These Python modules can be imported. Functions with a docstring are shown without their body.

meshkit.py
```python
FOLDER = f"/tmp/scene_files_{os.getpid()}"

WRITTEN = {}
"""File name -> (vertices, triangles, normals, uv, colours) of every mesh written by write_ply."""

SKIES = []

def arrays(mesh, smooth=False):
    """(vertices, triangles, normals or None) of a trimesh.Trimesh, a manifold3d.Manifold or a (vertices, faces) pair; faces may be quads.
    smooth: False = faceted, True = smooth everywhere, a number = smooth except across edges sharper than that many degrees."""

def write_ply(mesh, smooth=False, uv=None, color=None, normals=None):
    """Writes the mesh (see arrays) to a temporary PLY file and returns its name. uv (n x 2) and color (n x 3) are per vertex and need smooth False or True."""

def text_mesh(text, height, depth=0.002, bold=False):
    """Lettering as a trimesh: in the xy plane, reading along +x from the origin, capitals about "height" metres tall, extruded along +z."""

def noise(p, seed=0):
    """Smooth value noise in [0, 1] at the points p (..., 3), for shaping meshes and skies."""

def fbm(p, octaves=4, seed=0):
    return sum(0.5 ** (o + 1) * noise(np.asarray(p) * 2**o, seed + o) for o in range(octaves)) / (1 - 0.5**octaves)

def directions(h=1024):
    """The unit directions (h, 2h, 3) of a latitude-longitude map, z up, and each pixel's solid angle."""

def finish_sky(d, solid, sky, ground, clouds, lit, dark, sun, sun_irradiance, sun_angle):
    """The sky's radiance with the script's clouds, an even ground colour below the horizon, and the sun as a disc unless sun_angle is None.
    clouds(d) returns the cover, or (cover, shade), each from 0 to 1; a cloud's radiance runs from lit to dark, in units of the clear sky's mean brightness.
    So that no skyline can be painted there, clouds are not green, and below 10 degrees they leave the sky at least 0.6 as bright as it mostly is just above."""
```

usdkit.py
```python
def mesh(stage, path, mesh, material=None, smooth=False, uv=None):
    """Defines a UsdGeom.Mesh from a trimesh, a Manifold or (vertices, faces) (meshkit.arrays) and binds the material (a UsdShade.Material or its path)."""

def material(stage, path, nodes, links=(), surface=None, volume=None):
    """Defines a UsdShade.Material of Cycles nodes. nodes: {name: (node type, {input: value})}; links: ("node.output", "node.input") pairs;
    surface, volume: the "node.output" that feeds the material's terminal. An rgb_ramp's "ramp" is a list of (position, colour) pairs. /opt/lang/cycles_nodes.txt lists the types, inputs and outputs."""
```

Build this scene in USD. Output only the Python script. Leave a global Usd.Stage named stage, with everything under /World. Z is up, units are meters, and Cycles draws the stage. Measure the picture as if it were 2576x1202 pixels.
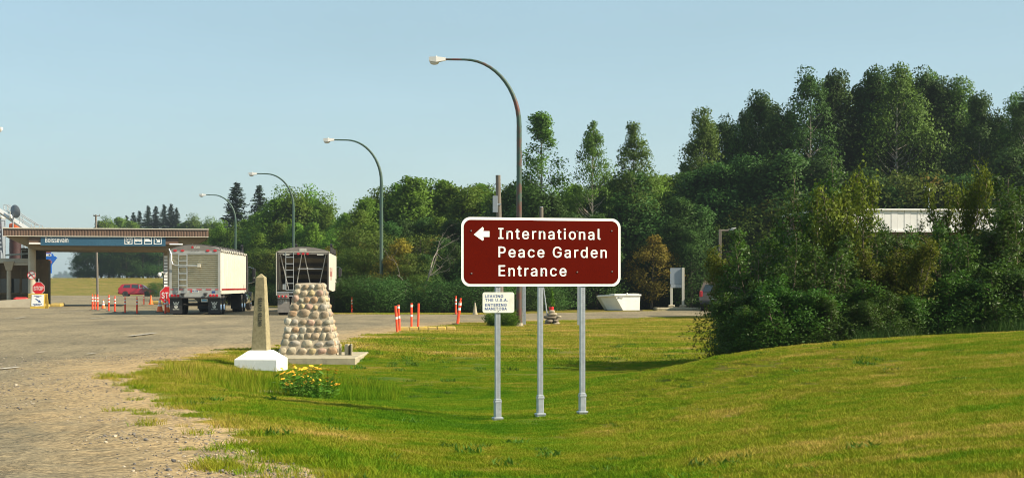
import math, numpy as np, trimesh, shapely, usdkit, meshkit
from shapely.geometry import Polygon, LineString, box as sbox
from scipy.interpolate import RBFInterpolator
from pxr import Usd, UsdGeom, UsdLux, UsdShade, Gf, Sdf, Vt

HAZE = True
stage = Usd.Stage.CreateInMemory()
UsdGeom.SetStageUpAxis(stage, 'Z')
UsdGeom.Xform.Define(stage, '/World')
UsdGeom.Scope.Define(stage, '/World/Looks')

# ------------------------------------------------------------------ camera, sky, sun
EYE, FPX, CU, CV = 1.5, 4277.0, 1288.0, 718.0     # eye height; photo measures on a 2576 x 1202 raster
cam = UsdGeom.Camera.Define(stage, '/World/camera')
cam.CreateHorizontalApertureAttr(36.0)
cam.CreateVerticalApertureAttr(36.0 * 477 / 1024)
cam.CreateFocalLengthAttr(36.0 * FPX / 2576)
cam.CreateVerticalApertureOffsetAttr(36.0 * (718 - 601) / 2576)
cam.CreateClippingRangeAttr(Gf.Vec2f(0.1, 6000))
cam.AddTranslateOp().Set(Gf.Vec3d(0, 0, EYE))
cam.AddRotateXOp().Set(90.0)
cam.CreateExposureAttr(1.0)

SUN_EL = math.radians(36.0)
SUN_AZ = (0.965, -0.26)
sun_dir = np.array([SUN_AZ[0] * math.cos(SUN_EL), SUN_AZ[1] * math.cos(SUN_EL), math.sin(SUN_EL)])
usdkit.material(stage, '/World/Looks/sky_air', {
    's': ('sky_texture', {'sky_type': 'single_scattering', 'sun_disc': False, 'sun_elevation': SUN_EL,
                          'sun_rotation': math.atan2(SUN_AZ[0], SUN_AZ[1]), 'altitude': 600.0, 'air_density': 1.0,
                          'aerosol_density': 1.6, 'ozone_density': 1.0}),
    'tc': ('texture_coordinate', {}), 'mp': ('mapping', {'scale': (1.5, 1.5, 7.0)}), 'nz': ('noise_texture', {'scale': 1.6, 'detail': 5, 'roughness': 0.55}),
    'fr': ('map_range', {'from_min': 0.3, 'from_max': 0.7, 'to_min': 0.58, 'to_max': 0.72, 'clamp': True}),
    'm': ('mix_color', {'b': (1.50, 2.24, 2.38)}),      # a thin even veil of morning haze over the clear sky
    'b': ('background_shader', {'strength': 0.115})},
    [('tc.generated', 'mp.vector'), ('mp.vector', 'nz.vector'), ('nz.fac', 'fr.value'), ('fr.result', 'm.fac'), ('s.color', 'm.a'), ('m.result', 'b.color')], surface='b.background')
dome = UsdLux.DomeLight.Define(stage, '/World/sky')
UsdShade.MaterialBindingAPI.Apply(dome.GetPrim()).Bind(UsdShade.Material.Get(stage, '/World/Looks/sky_air'))
dome.GetPrim().SetCustomDataByKey('kind', 'structure')
sun = UsdLux.DistantLight.Define(stage, '/World/sun')
sun.CreateNormalizeAttr(True); sun.CreateIntensityAttr(1.25); sun.CreateAngleAttr(0.5)
sun.CreateColorAttr(Gf.Vec3f(1.0, 0.88, 0.70))
_d = Gf.Vec3d(*map(float, sun_dir))
_m = Gf.Matrix4d(1.0); _m.SetRotate(Gf.Rotation(Gf.Vec3d(0, 0, 1), _d))
sun.AddTransformOp().Set(_m)

# ------------------------------------------------------------------ helpers
def gx(U, d): return (U - CU) / FPX * d
def gz(V, d): return EYE - (V - CV) / FPX * d
def gd(V, z=0.0): return FPX * (EYE - z) / (V - CV)

USED = {}
def numbered(parent, name):
    k = (parent, name); n = USED.get(k, -1) + 1; USED[k] = n
    return f'{parent}/{name}' if n == 0 else f'{parent}/{name}_{n:03d}'

def keys(prim, label=None, cat=None, group=None, kind=None):
    for k, v in (('label', label), ('category', cat), ('group', group), ('kind', kind)):
        if v: prim.SetCustomDataByKey(k, v)

def obj(name, mesh, m, parent='/World', smooth=False, label=None, cat=None, group=None, kind=None):
    path = numbered(parent, name)
    p = usdkit.mesh(stage, path, mesh, MAT[m] if isinstance(m, str) else m, smooth)
    keys(p.GetPrim(), label, cat, group, kind)
    return path

def thing(name, label, cat, loc=(0, 0, 0), rotz=0.0, group=None, scale=(1, 1, 1)):
    path = numbered('/World', name)
    x = UsdGeom.Xform.Define(stage, path)
    x.AddTranslateOp().Set(Gf.Vec3d(*map(float, loc))); x.AddRotateZOp().Set(float(rotz)); x.AddScaleOp().Set(Gf.Vec3f(*map(float, scale)))
    keys(x.GetPrim(), label, cat, group)
    return path

def move(path, loc, rotz=0.0, scale=(1, 1, 1)):
    p = stage.GetPrimAtPath(path)
    p.GetAttribute('xformOp:translate').Set(Gf.Vec3d(*map(float, loc)))
    p.GetAttribute('xformOp:rotateZ').Set(float(rotz)); p.GetAttribute('xformOp:scale').Set(Gf.Vec3f(*map(float, scale)))

def dup(src, name, label, cat, loc, rotz=0.0, group=None, scale=(1, 1, 1)):
    path = thing(name, label, cat, loc, rotz, group, scale)
    p = stage.GetPrimAtPath(path)
    p.GetReferences().AddInternalReference(src); p.SetInstanceable(True)
    return path

class Kind:
    """A prototype: the first placement builds the thing with its parts, later ones refer to it."""
    def __init__(self, build): self.build, self.first = build, None
    def place(self, name, label, cat, loc, rotz=0.0, group=None, scale=(1, 1, 1)):
        if self.first is None:
            self.first = thing(name, label, cat, loc, rotz, group, scale); self.build(self.first)
            return self.first
        return dup(self.first, name, label, cat, loc, rotz, group, scale)

def cat(*ms):
    ms = [m for m in ms if m is not None]
    return trimesh.util.concatenate([m if isinstance(m, trimesh.Trimesh) else trimesh.Trimesh(*m, process=False) for m in ms])

def bx(cx, cy, cz, sx, sy, sz, b=0.0, rz=0.0, rx=0.0, ry=0.0):
    if b > 0:
        b = min(b, sx * .45, sy * .45, sz * .45)
        pts = []
        for i in (-1, 1):
            for j in (-1, 1):
                for k in (-1, 1):
                    pts += [(i * (sx / 2 - b), j * (sy / 2 - b), k * sz / 2), (i * (sx / 2 - b), j * sy / 2, k * (sz / 2 - b)), (i * sx / 2, j * (sy / 2 - b), k * (sz / 2 - b))]
        m = trimesh.convex.convex_hull(np.array(pts))
    else:
        m = trimesh.creation.box((sx, sy, sz))
    T = trimesh.transformations
    if rx or ry or rz: m.apply_transform(T.euler_matrix(rx, ry, rz))
    m.apply_translation((cx, cy, cz))
    return m

def tube(pts, r, n=8, cap=True):
    pts = np.asarray(pts, float); r = np.broadcast_to(np.asarray(r, float), (len(pts),))
    t = np.gradient(pts, axis=0); t /= np.maximum(np.linalg.norm(t, axis=1, keepdims=True), 1e-9)
    ref = np.eye(3)[np.argmin(np.abs(t[0]))]
    a = np.zeros_like(t); a[0] = np.cross(t[0], ref)
    for i in range(1, len(t)): a[i] = a[i - 1] - t[i] * (a[i - 1] @ t[i])
    a /= np.maximum(np.linalg.norm(a, axis=1, keepdims=True), 1e-9); b = np.cross(t, a)
    th = np.arange(n) / n * 2 * np.pi
    V = (pts[:, None] + r[:, None, None] * (np.cos(th)[None, :, None] * a[:, None] + np.sin(th)[None, :, None] * b[:, None])).reshape(-1, 3)
    F = []
    for i in range(len(pts) - 1):
        for j in range(n):
            p, q = i * n + j, i * n + (j + 1) % n
            F += [(p, q + n, q), (p, p + n, q + n)]
    if cap:
        V = np.vstack([V, pts[0], pts[-1]]); s, e = len(V) - 2, len(V) - 1; o = (len(pts) - 1) * n
        for j in range(n):
            F += [(s, j, (j + 1) % n), (e, o + (j + 1) % n, o + j)]
    m = trimesh.Trimesh(V, F, process=False)
    if m.volume < 0: m.invert()
    return m

def cyl(p0, p1, r0, r1=None, n=12): return tube([p0, p1], [r0, r0 if r1 is None else r1], n)

def lathe(prof, n=20, axis='z'):
    prof = np.asarray(prof, float); th = np.arange(n) / n * 2 * np.pi
    V = np.stack([prof[:, 0, None] * np.cos(th), prof[:, 0, None] * np.sin(th), np.repeat(prof[:, 1, None], n, 1)], -1).reshape(-1, 3)
    F = []
    for i in range(len(prof) - 1):
        for j in range(n):
            p, q = i * n + j, i * n + (j + 1) % n
            F += [(p, q, q + n), (p, q + n, p + n)]
    m = trimesh.Trimesh(V, F, process=False)
    if axis == 'x': m.vertices = m.vertices[:, [2, 0, 1]]
    if axis == 'y': m.vertices = m.vertices[:, [1, 2, 0]]
    return m

def plate(poly, y0, y1):
    """A shapely polygon in the xz plane, extruded from y0 (front) to y1 (back)."""
    out = []
    for g in getattr(poly, 'geoms', [poly]):
        m = trimesh.creation.extrude_polygon(g, abs(y1 - y0), engine='earcut')
        v = m.vertices.copy(); m.vertices = np.stack([v[:, 0], max(y0, y1) - v[:, 2], v[:, 1]], 1)
        out.append(m)
    return cat(*out)

def rrect(w, h, r, cx=0, cz=0, q=6): return sbox(cx - w / 2 + r, cz - h / 2 + r, cx + w / 2 - r, cz + h / 2 - r).buffer(r, quad_segs=q)

_adv = {}
def text(s, cap, depth=0.003, bold=True, track=0.0, width=None):
    """Lettering in the xz plane facing -y, baseline at z 0, starting at x 0, front at y = -depth."""
    def wid(c):
        k = (c, bold)
        if k not in _adv: _adv[k] = meshkit.text_mesh(c, 1.0, bold=bold).bounds
        return _adv[k]
    def adv(c):
        if c == ' ': return 0.38
        k = (c, bold, 'a')
        if k not in _adv: _adv[k] = np.ptp(wid('H' + c + 'H')[:, 0]) - np.ptp(wid('HH')[:, 0])
        return _adv[k]
    x, out = 0.0, []
    for c in s:
        if c != ' ':
            m = meshkit.text_mesh(c, cap, depth, bold); m.apply_translation((x, 0, 0)); out.append(m)
        x += adv(c) * cap + track
    m = cat(*out)
    m.apply_translation((-m.bounds[0, 0], 0, 0))
    if width: m.vertices[:, 0] *= width / m.bounds[1, 0]
    v = m.vertices.copy(); m.vertices = np.stack([v[:, 0], -v[:, 2], v[:, 1]], 1)
    return m

def shift(m, x=0, y=0, z=0): m = m.copy(); m.apply_translation((x, y, z)); return m
def ell(rx, ry, rz, c=(0, 0, 0), sub=2):
    m = trimesh.creation.icosphere(sub); m.vertices = m.vertices * (rx, ry, rz) + np.asarray(c); return m
def sstep(t): t = np.clip(t, 0, 1); return t * t * (3 - 2 * t)

# ------------------------------------------------------------------ materials
MAT = {}
def lin(r, g, b):
    f = lambda c: (c / 255 / 12.92) if c / 255 <= .04045 else ((c / 255 + .055) / 1.055) ** 2.4
    return (f(r), f(g), f(b))
def mat(name, c1, c2=None, scale=3.0, rough=0.6, metal=0.0, bump=0.0, bscale=None, spec=0.4, c3=None, s3=0.7, amt3=0.5, coat=0.0, stretch=(1, 1, 1), lo=0.35, hi=0.65, detail=5):
    n = {'p': ('principled_bsdf', {'roughness': rough, 'metallic': metal, 'specular_ior_level': spec, 'coat_weight': coat, 'base_color': c1})}
    L = []
    if c2 is not None:
        n['tc'] = ('texture_coordinate', {}); n['mp'] = ('mapping', {'scale': stretch})
        n['n1'] = ('noise_texture', {'scale': scale, 'detail': detail, 'roughness': 0.65})
        n['r1'] = ('rgb_ramp', {'ramp': [(0, c1), (lo, c1), (hi, c2), (1, c2)]})
        L += [('tc.object', 'mp.vector'), ('mp.vector', 'n1.vector'), ('n1.fac', 'r1.fac')]
        src = 'r1.color'
        if c3 is not None:
            n['n3'] = ('noise_texture', {'scale': s3, 'detail': 6, 'roughness': 0.7})
            n['r3'] = ('rgb_ramp', {'ramp': [(0, (0, 0, 0)), (amt3, (0, 0, 0)), (amt3 + 0.12, (1, 1, 1)), (1, (1, 1, 1))]})
            n['m3'] = ('mix_color', {'b': c3})
            L += [('mp.vector', 'n3.vector'), ('n3.fac', 'r3.fac'), ('r3.color', 'm3.fac'), (src, 'm3.a')]; src = 'm3.result'
        L.append((src, 'p.base_color'))
        if bump:
            n['n2'] = ('noise_texture', {'scale': bscale or scale * 4, 'detail': 6, 'roughness': 0.7})
            n['bp'] = ('bump', {'strength': 0.8, 'distance': bump})
            L += [('mp.vector', 'n2.vector'), ('n2.fac', 'bp.height'), ('bp.normal', 'p.normal')]
    MAT[name] = usdkit.material(stage, '/World/Looks/' + name, n, L, surface='p.BSDF')
    return MAT[name]

mat('sign_brown', (.088, .0040, .0004), (.080, .0036, .0004), scale=1.5, rough=0.7, spec=0.02)
mat('sign_white', (0.78, 0.78, 0.74), (0.70, 0.70, 0.66), scale=4, rough=0.45)
mat('old_white', (0.66, 0.67, 0.60), (0.56, 0.56, 0.48), scale=9, rough=0.5, c3=(0.45, 0.40, 0.30), s3=30, amt3=0.68)
mat('letter_blue', (0.03, 0.07, 0.22), rough=0.5)
mat('galvanised', (0.40, 0.43, 0.45), (0.30, 0.33, 0.35), scale=14, rough=0.45, metal=0.45)
mat('bolt_steel', (0.35, 0.35, 0.33), rough=0.35, metal=0.9)
mat('concrete', (0.38, 0.335, 0.225), (0.28, 0.245, 0.165), scale=5, rough=0.9, bump=0.01, c3=(0.22, 0.19, 0.14), s3=2.5, amt3=0.58)
mat('obelisk_stone', (0.32, 0.275, 0.155), (0.22, 0.185, 0.10), scale=14, rough=0.9, bump=0.008, bscale=60, c3=(0.30, 0.14, 0.06), s3=4, amt3=0.66)
mat('engraved', (0.03, 0.03, 0.03), rough=0.8)
mat('white_paint', (0.80, 0.80, 0.77), (0.72, 0.72, 0.68), scale=5, rough=0.6, bump=0.004, c3=(0.46, 0.42, 0.33), s3=5, amt3=0.58)
mat('mortar', (0.38, 0.325, 0.23), (0.29, 0.245, 0.175), scale=12, rough=0.95, bump=0.012)
STONES = {'grey': (.33, .31, .28), 'cream': (.46, .40, .28), 'tan': (.40, .31, .21), 'brown': (.30, .21, .13), 'rust': (.40, .22, .11), 'pink': (.42, .24, .19),
          'yellow': (.48, .38, .17), 'slate': (.13, .14, .14), 'green': (.22, .22, .17), 'light': (.47, .45, .38)}
for k, c in STONES.items():
    c = tuple(.60 * x + .40 * y for x, y in zip(c, (.37, .32, .215)))
    mat('stone_' + k, c, tuple(x * .62 for x in c), scale=9, rough=0.8, bump=0.01, bscale=25, c3=tuple(min(1, x * 1.35) for x in c), s3=14, amt3=0.6)
mat('boulder', (.36, .31, .22), (.25, .21, .15), scale=6, rough=0.9, bump=0.02)
mat('boulder_dark', (.20, .165, .12), (.13, .11, .08), scale=6, rough=0.9, bump=0.02)
mat('pole_rust', (0.10, 0.035, 0.025), (0.035, 0.075, 0.055), scale=0.9, rough=0.55, stretch=(1, 1, 0.7), lo=.45, hi=.55)
mat('pole_green', (0.035, 0.085, 0.065), (0.05, 0.075, 0.05), scale=1.0, rough=0.55, c3=(0.16, 0.16, 0.11), s3=1.3, amt3=0.62)
mat('lamp_grey', (0.60, 0.60, 0.57), rough=0.4)
mat('lamp_glass', (0.50, 0.48, 0.42), rough=0.15, spec=0.6)
mat('orange', (0.95, 0.085, 0.022), (0.85, 0.06, 0.018), scale=8, rough=0.5)
mat('cone_orange', (0.90, 0.16, 0.03), rough=0.5)
mat('reflective', (0.72, 0.70, 0.66), rough=0.35)
mat('rubber', (0.025, 0.025, 0.026), (0.045, 0.042, 0.038), scale=10, rough=0.8)
mat('stop_red', (0.62, 0.018, 0.025), rough=0.4)
mat('yellow_paint', (0.62, 0.42, 0.05), (0.50, 0.33, 0.06), scale=7, rough=0.6)
mat('faded_yellow', (0.48, 0.33, 0.05), (0.32, 0.25, 0.10), scale=9, rough=0.85, bump=0.01)
mat('fascia_brown', (0.125, 0.078, 0.052), (0.105, 0.064, 0.043), scale=2, rough=0.55)
mat('soffit', (0.22, 0.165, 0.085), (0.18, 0.135, 0.07), scale=1.2, rough=0.7)
mat('sign_blue', (0.022, 0.075, 0.125), (0.03, 0.095, 0.15), scale=1, rough=0.4)
mat('column_beige', (0.40, 0.36, 0.27), (0.34, 0.30, 0.22), scale=2, rough=0.7)
mat('booth_brown', (0.115, 0.08, 0.035), (0.09, 0.06, 0.028), scale=1.5, rough=0.7)
mat('trim_pale', (0.48, 0.46, 0.38), rough=0.6)
mat('dark_glass', (0.012, 0.016, 0.015), rough=0.08, spec=0.8)
mat('car_glass', (0.02, 0.03, 0.035), rough=0.06, spec=0.9)
mat('clear_glass', (0.16, 0.24, 0.23), rough=0.08, spec=0.9)
mat('aluminium', (0.62, 0.62, 0.60), (0.50, 0.50, 0.48), scale=5, rough=0.35, metal=0.75)
mat('polished', (0.66, 0.60, 0.44), (0.50, 0.45, 0.32), scale=3, rough=0.22, metal=0.9, stretch=(1, 1, 6))
mat('trailer_grey', (0.36, 0.37, 0.35), (0.29, 0.30, 0.28), scale=2, rough=0.5)
mat('trailer_white', (0.62, 0.60, 0.51), (0.54, 0.52, 0.43), scale=1.2, rough=0.35)
mat('tarp_grey', (0.20, 0.185, 0.165), (0.15, 0.14, 0.125), scale=3, rough=0.75)
mat('hopper_dark', (0.035, 0.030, 0.024), (0.028, 0.024, 0.02), scale=2, rough=0.5)
mat('hopper_tan', (0.13, 0.10, 0.055), (0.10, 0.078, 0.045), scale=2.5, rough=0.5)
mat('tractor_black', (0.015, 0.018, 0.024), rough=0.25, coat=0.5)
mat('chassis', (0.03, 0.028, 0.026), (0.05, 0.045, 0.04), scale=4, rough=0.7)
mat('chrome', (0.75, 0.75, 0.75), rough=0.1, metal=1.0)
mat('tail_red', (0.45, 0.012, 0.018), rough=0.25, coat=0.5)
mat('plate_blue', (0.10, 0.28, 0.42), rough=0.4)
mat('black_plastic', (0.02, 0.02, 0.02), rough=0.5)
mat('van_red', (0.30, 0.010, 0.022), rough=0.28, coat=0.6)
mat('suv_tan', (0.16, 0.12, 0.085), rough=0.3, coat=0.5)
mat('suv_white', (0.55, 0.57, 0.58), rough=0.3, coat=0.5)
mat('pole_wood', (0.17, 0.15, 0.12), (0.11, 0.095, 0.075), scale=6, rough=0.9, stretch=(3, 3, 0.2))
mat('map_blue', (0.020, 0.13, 0.50), rough=0.45)
mat('map_orange', (0.55, 0.16, 0.10), rough=0.5)
mat('silo_orange', (0.52, 0.10, 0.03), rough=0.6)
mat('silo_dark', (0.035, 0.015, 0.014), (0.05, 0.02, 0.018), scale=2, rough=0.6)
mat('dish_grey', (0.12, 0.14, 0.16), rough=0.5)
mat('dumpster_white', (0.76, 0.75, 0.71), (0.68, 0.67, 0.62), scale=2, rough=0.45, c3=(0.30, 0.16, 0.08), s3=3.5, amt3=0.80)
mat('panel_back', (0.27, 0.31, 0.35), (0.24, 0.28, 0.31), scale=2, rough=0.5, metal=0.2)
mat('siding_white', (0.66, 0.66, 0.64), (0.60, 0.60, 0.58), scale=2, rough=0.55)
mat('siding_brown', (0.13, 0.075, 0.055), (0.10, 0.058, 0.042), scale=3, rough=0.7)
mat('shed_brown', (0.17, 0.115, 0.08), (0.13, 0.09, 0.062), scale=3, rough=0.8)
mat('flower_yellow', (0.80, 0.42, 0.02), rough=0.6)
mat('flower_red', (0.45, 0.03, 0.03), rough=0.6)
mat('pot_red', (0.50, 0.02, 0.02), rough=0.5)
mat('bark_pale', (0.34, 0.31, 0.24), (0.20, 0.18, 0.14), scale=2.5, rough=0.9, stretch=(2, 2, 1), c3=(0.06, 0.055, 0.045), s3=5, amt3=0.62)
mat('bark_brown', (0.10, 0.08, 0.055), (0.06, 0.05, 0.035), scale=5, rough=0.95)
mat('bark_twig', (0.17, 0.13, 0.085), (0.11, 0.085, 0.055), scale=5, rough=0.9)
mat('bark_grey', (0.20, 0.18, 0.145), (0.13, 0.115, 0.09), scale=3, rough=0.9)

def leafmat(name, cols, trans=0.3, rough=0.6, hue=0.015, patch=None, pscale=0.45, pcol=None, spec=0.15):
    """Leaves: tone differs leaf by leaf, branch by branch (noise) and plant by plant."""
    n = {'g': ('geometry', {}), 'oi': ('object_info', {}), 'tc': ('texture_coordinate', {}),
         'nz': ('noise_texture', {'scale': pscale, 'detail': 3, 'roughness': 0.6}),
         'ra': ('math', {'math_type': 'multiply_add', 'value2': 0.30, 'value3': 0.05}),
         'rb': ('math', {'math_type': 'multiply_add', 'value2': 0.75, 'value3': -0.1}),
         'sm': ('math', {'math_type': 'add'}),
         'rp': ('rgb_ramp', {'ramp': [(i / (len(cols) - 1), c) for i, c in enumerate(cols)]}),
         'hv': ('hsv', {'saturation': 1.0, 'fac': 1.0}),
         'hm': ('map_range', {'to_min': 0.5 - hue, 'to_max': 0.5 + hue}),
         'vm': ('map_range', {'to_min': 0.75, 'to_max': 1.25}),
         'p': ('principled_bsdf', {'roughness': rough, 'specular_ior_level': spec}), 't': ('translucent_bsdf', {}),
         'mx': ('mix_closure', {'fac': trans})}
    L = [('g.random_per_island', 'ra.value1'), ('tc.object', 'nz.vector'), ('nz.fac', 'rb.value1'), ('ra.value', 'sm.value1'), ('rb.value', 'sm.value2'), ('sm.value', 'rp.fac'),
         ('oi.random', 'hm.value'), ('oi.random', 'vm.value'), ('hm.result', 'hv.hue'), ('vm.result', 'hv.value')]
    src = 'rp.color'
    if pcol is not None:
        n['n2'] = ('noise_texture', {'scale': pscale * 0.8, 'detail': 2, 'w': 3.0, 'dimensions': '4D'})
        n['r2'] = ('rgb_ramp', {'ramp': [(0, (0, 0, 0)), (patch, (0, 0, 0)), (patch + 0.1, (1, 1, 1)), (1, (1, 1, 1))]})
        n['m2'] = ('mix_color', {'b': pcol})
        L += [('tc.object', 'n2.vector'), ('n2.fac', 'r2.fac'), ('r2.color', 'm2.fac'), (src, 'm2.a')]; src = 'm2.result'
    L += [(src, 'hv.color'), ('hv.color', 'p.base_color'), ('hv.color', 't.color'), ('p.BSDF', 'mx.closure1'), ('t.BSDF', 'mx.closure2')]
    MAT[name] = usdkit.material(stage, '/World/Looks/' + name, n, L, surface='mx.closure')

leafmat('leaf_poplar', [(0.0410, 0.0819, 0.0124), (0.0753, 0.1434, 0.0186), (0.1164, 0.1978, 0.0272), (0.1778, 0.2457, 0.0465)])
leafmat('leaf_bright', [(0.0499, 0.1051, 0.0109), (0.0927, 0.1729, 0.0155), (0.1353, 0.2286, 0.0217), (0.1995, 0.2717, 0.0387)])
leafmat('leaf_dark', [(0.0199, 0.0495, 0.0093), (0.0370, 0.0844, 0.0139), (0.0598, 0.1165, 0.0170), (0.0997, 0.1602, 0.0232)])
leafmat('leaf_olive', [(0.0429, 0.0702, 0.0093), (0.0735, 0.1123, 0.0124), (0.1164, 0.1544, 0.0170), (0.1838, 0.1966, 0.0232)], pcol=(0.1961, 0.1194, 0.0193), patch=0.58, pscale=0.5)
leafmat('leaf_autumn', [(0.0897, 0.0910, 0.0109), (0.1667, 0.1366, 0.0139), (0.2693, 0.1624, 0.0170), (0.3591, 0.1430, 0.0155)], pcol=(0.3847, 0.1106, 0.0232), patch=0.60, pscale=0.6)
leafmat('leaf_bush', [(0.0210, 0.0552, 0.0062), (0.0446, 0.1012, 0.0093), (0.0812, 0.1503, 0.0124), (0.1573, 0.2072, 0.0170)], trans=0.35, pcol=(0.3146, 0.2301, 0.0139), patch=0.70, pscale=0.9, spec=0.25, rough=0.5)
leafmat('leaf_bush_gold', [(.045, .070, .006), (.090, .112, .008), (.160, .150, .009), (.24, .165, .010)], trans=0.35, pcol=(.30, .15, .012), patch=0.64, pscale=0.9)
leafmat('leaf_spruce', [(0.0142, 0.0286, 0.0109), (0.0256, 0.0468, 0.0170), (0.0427, 0.0676, 0.0232)], trans=0.05, hue=0.01)
leafmat('leaf_weed', [(0.0570, 0.1300, 0.0093), (0.0997, 0.2080, 0.0139), (0.1568, 0.2860, 0.0232)], trans=0.35)
# ------------------------------------------------------------------ the ground
ROAD = Polygon([(-0.1, -40), (-0.3, 5), (-1.0, 11), (-1.42, 13.3), (-2.6, 16.8), (-3.9, 19.9), (-5.9, 26.5), (-6.9, 33.4), (-6.3, 39.6), (-4.4, 45), (-3.7, 54.8), (-1.7, 68), (2.7, 74),
                (10.6, 85.5), (18, 91), (60, 95), (60, 118), (20, 108), (9, 101.5), (3.5, 95), (-1.6, 88.5), (-6, 88.5), (-9.5, 90), (-12, 100), (-19, 126), (-27, 153), (-38, 210), (-35, 240), (-45, 256), (-160, 262), (-220, 200), (-220, -40)])
shapely.prepare(ROAD)
_cp = np.array([  # lawn heights: x, y, z
    (0.9, 13.3, -.20), (0.5, 15, -.30), (0.2, 20, -.37), (-0.2, 23.5, -.375), (.4, 23.6, -.33), (1.0, 23.8, -.315), (-1.5, 27, -.43), (-4.0, 29.6, -.47), (-2.5, 29, -.47),
    (-1.2, 18.5, -.16), (-2.5, 23.5, -.2), (-4.2, 26.5, -.2), (-5.6, 30, -.18), (-5.0, 33.8, -.20), (-5.9, 36, -.14), (-4.6, 37.2, -.24), (-3.2, 37.3, -.24), (-3.0, 40.2, -.15), (-3.2, 45, -.1),
    (-1.5, 33, -.40), (0.4, 34.8, -.36), (3.9, 37, -.30), (1.5, 31, -.38), (-1, 40, -.24), (3, 43, -.20), (0, 47, -.12), (5, 50, -.12), (9, 50, -.05), (-2, 55, -.03), (0, 62, -.02), (5, 65, -.03), (10, 72, -.02),
    (1.2, 27, -.34), (2.1, 28.5, -.14), (3.74, 29, .26), (6.0, 28.2, .50), (8.4, 28, .66), (12, 28, .85), (16, 28, .9),
    (3.9, 32.5, .05), (6, 33, .30), (9, 33.5, .45), (13, 34, .55), (5, 40, -.22), (10, 40, .1), (15, 42, .2), (20, 45, .2),
    (1.9, 15, -.10), (3.0, 14, .10), (4.2, 13.3, .22), (3.0, 18, .02), (5.0, 18, .26), (7.0, 18, .42), (2.2, 22, -.16), (4.2, 22.5, .16), (6.8, 22.5, .42), (10, 23, .66), (12, 15, .6), (6, 10, .3), (2, 8, -.02), (16, 20, .85), (20, 60, .1), (30, 30, .9)], float)
_rbf = RBFInterpolator(_cp[:, :2], _cp[:, 2], kernel='thin_plate_spline', smoothing=0.02)

def road_dist(x, y):
    """Signed distance to the pavement's edge, positive on the pavement."""
    p = shapely.points(np.ravel(x), np.ravel(y))
    d = shapely.distance(ROAD.boundary, p); ins = shapely.contains(ROAD, p)
    return np.where(ins, d, -d).reshape(np.shape(x))

def ground(x, y, sd=None):
    x, y = np.asarray(x, float), np.asarray(y, float)
    sd = road_dist(x, y) if sd is None else sd
    near = (np.abs(x - 8) < 40) & (y > 6) & (y < 84) & (sd < 0)
    z = np.zeros(x.shape)
    if near.any():
        z[near] = _rbf(np.stack([x[near], y[near]], -1))
    w = sstep((84 - y) / 12) * sstep((y - 4) / 6) * sstep((45 - np.abs(x - 8)) / 12) * sstep(-sd / 1.6)
    hill = 3.0 * sstep((y - 262) / 75) * sstep((-25 - x) / 30)
    return z * w + hill

def g1(x, y): return float(ground(np.array([x]), np.array([y]))[0])

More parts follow.
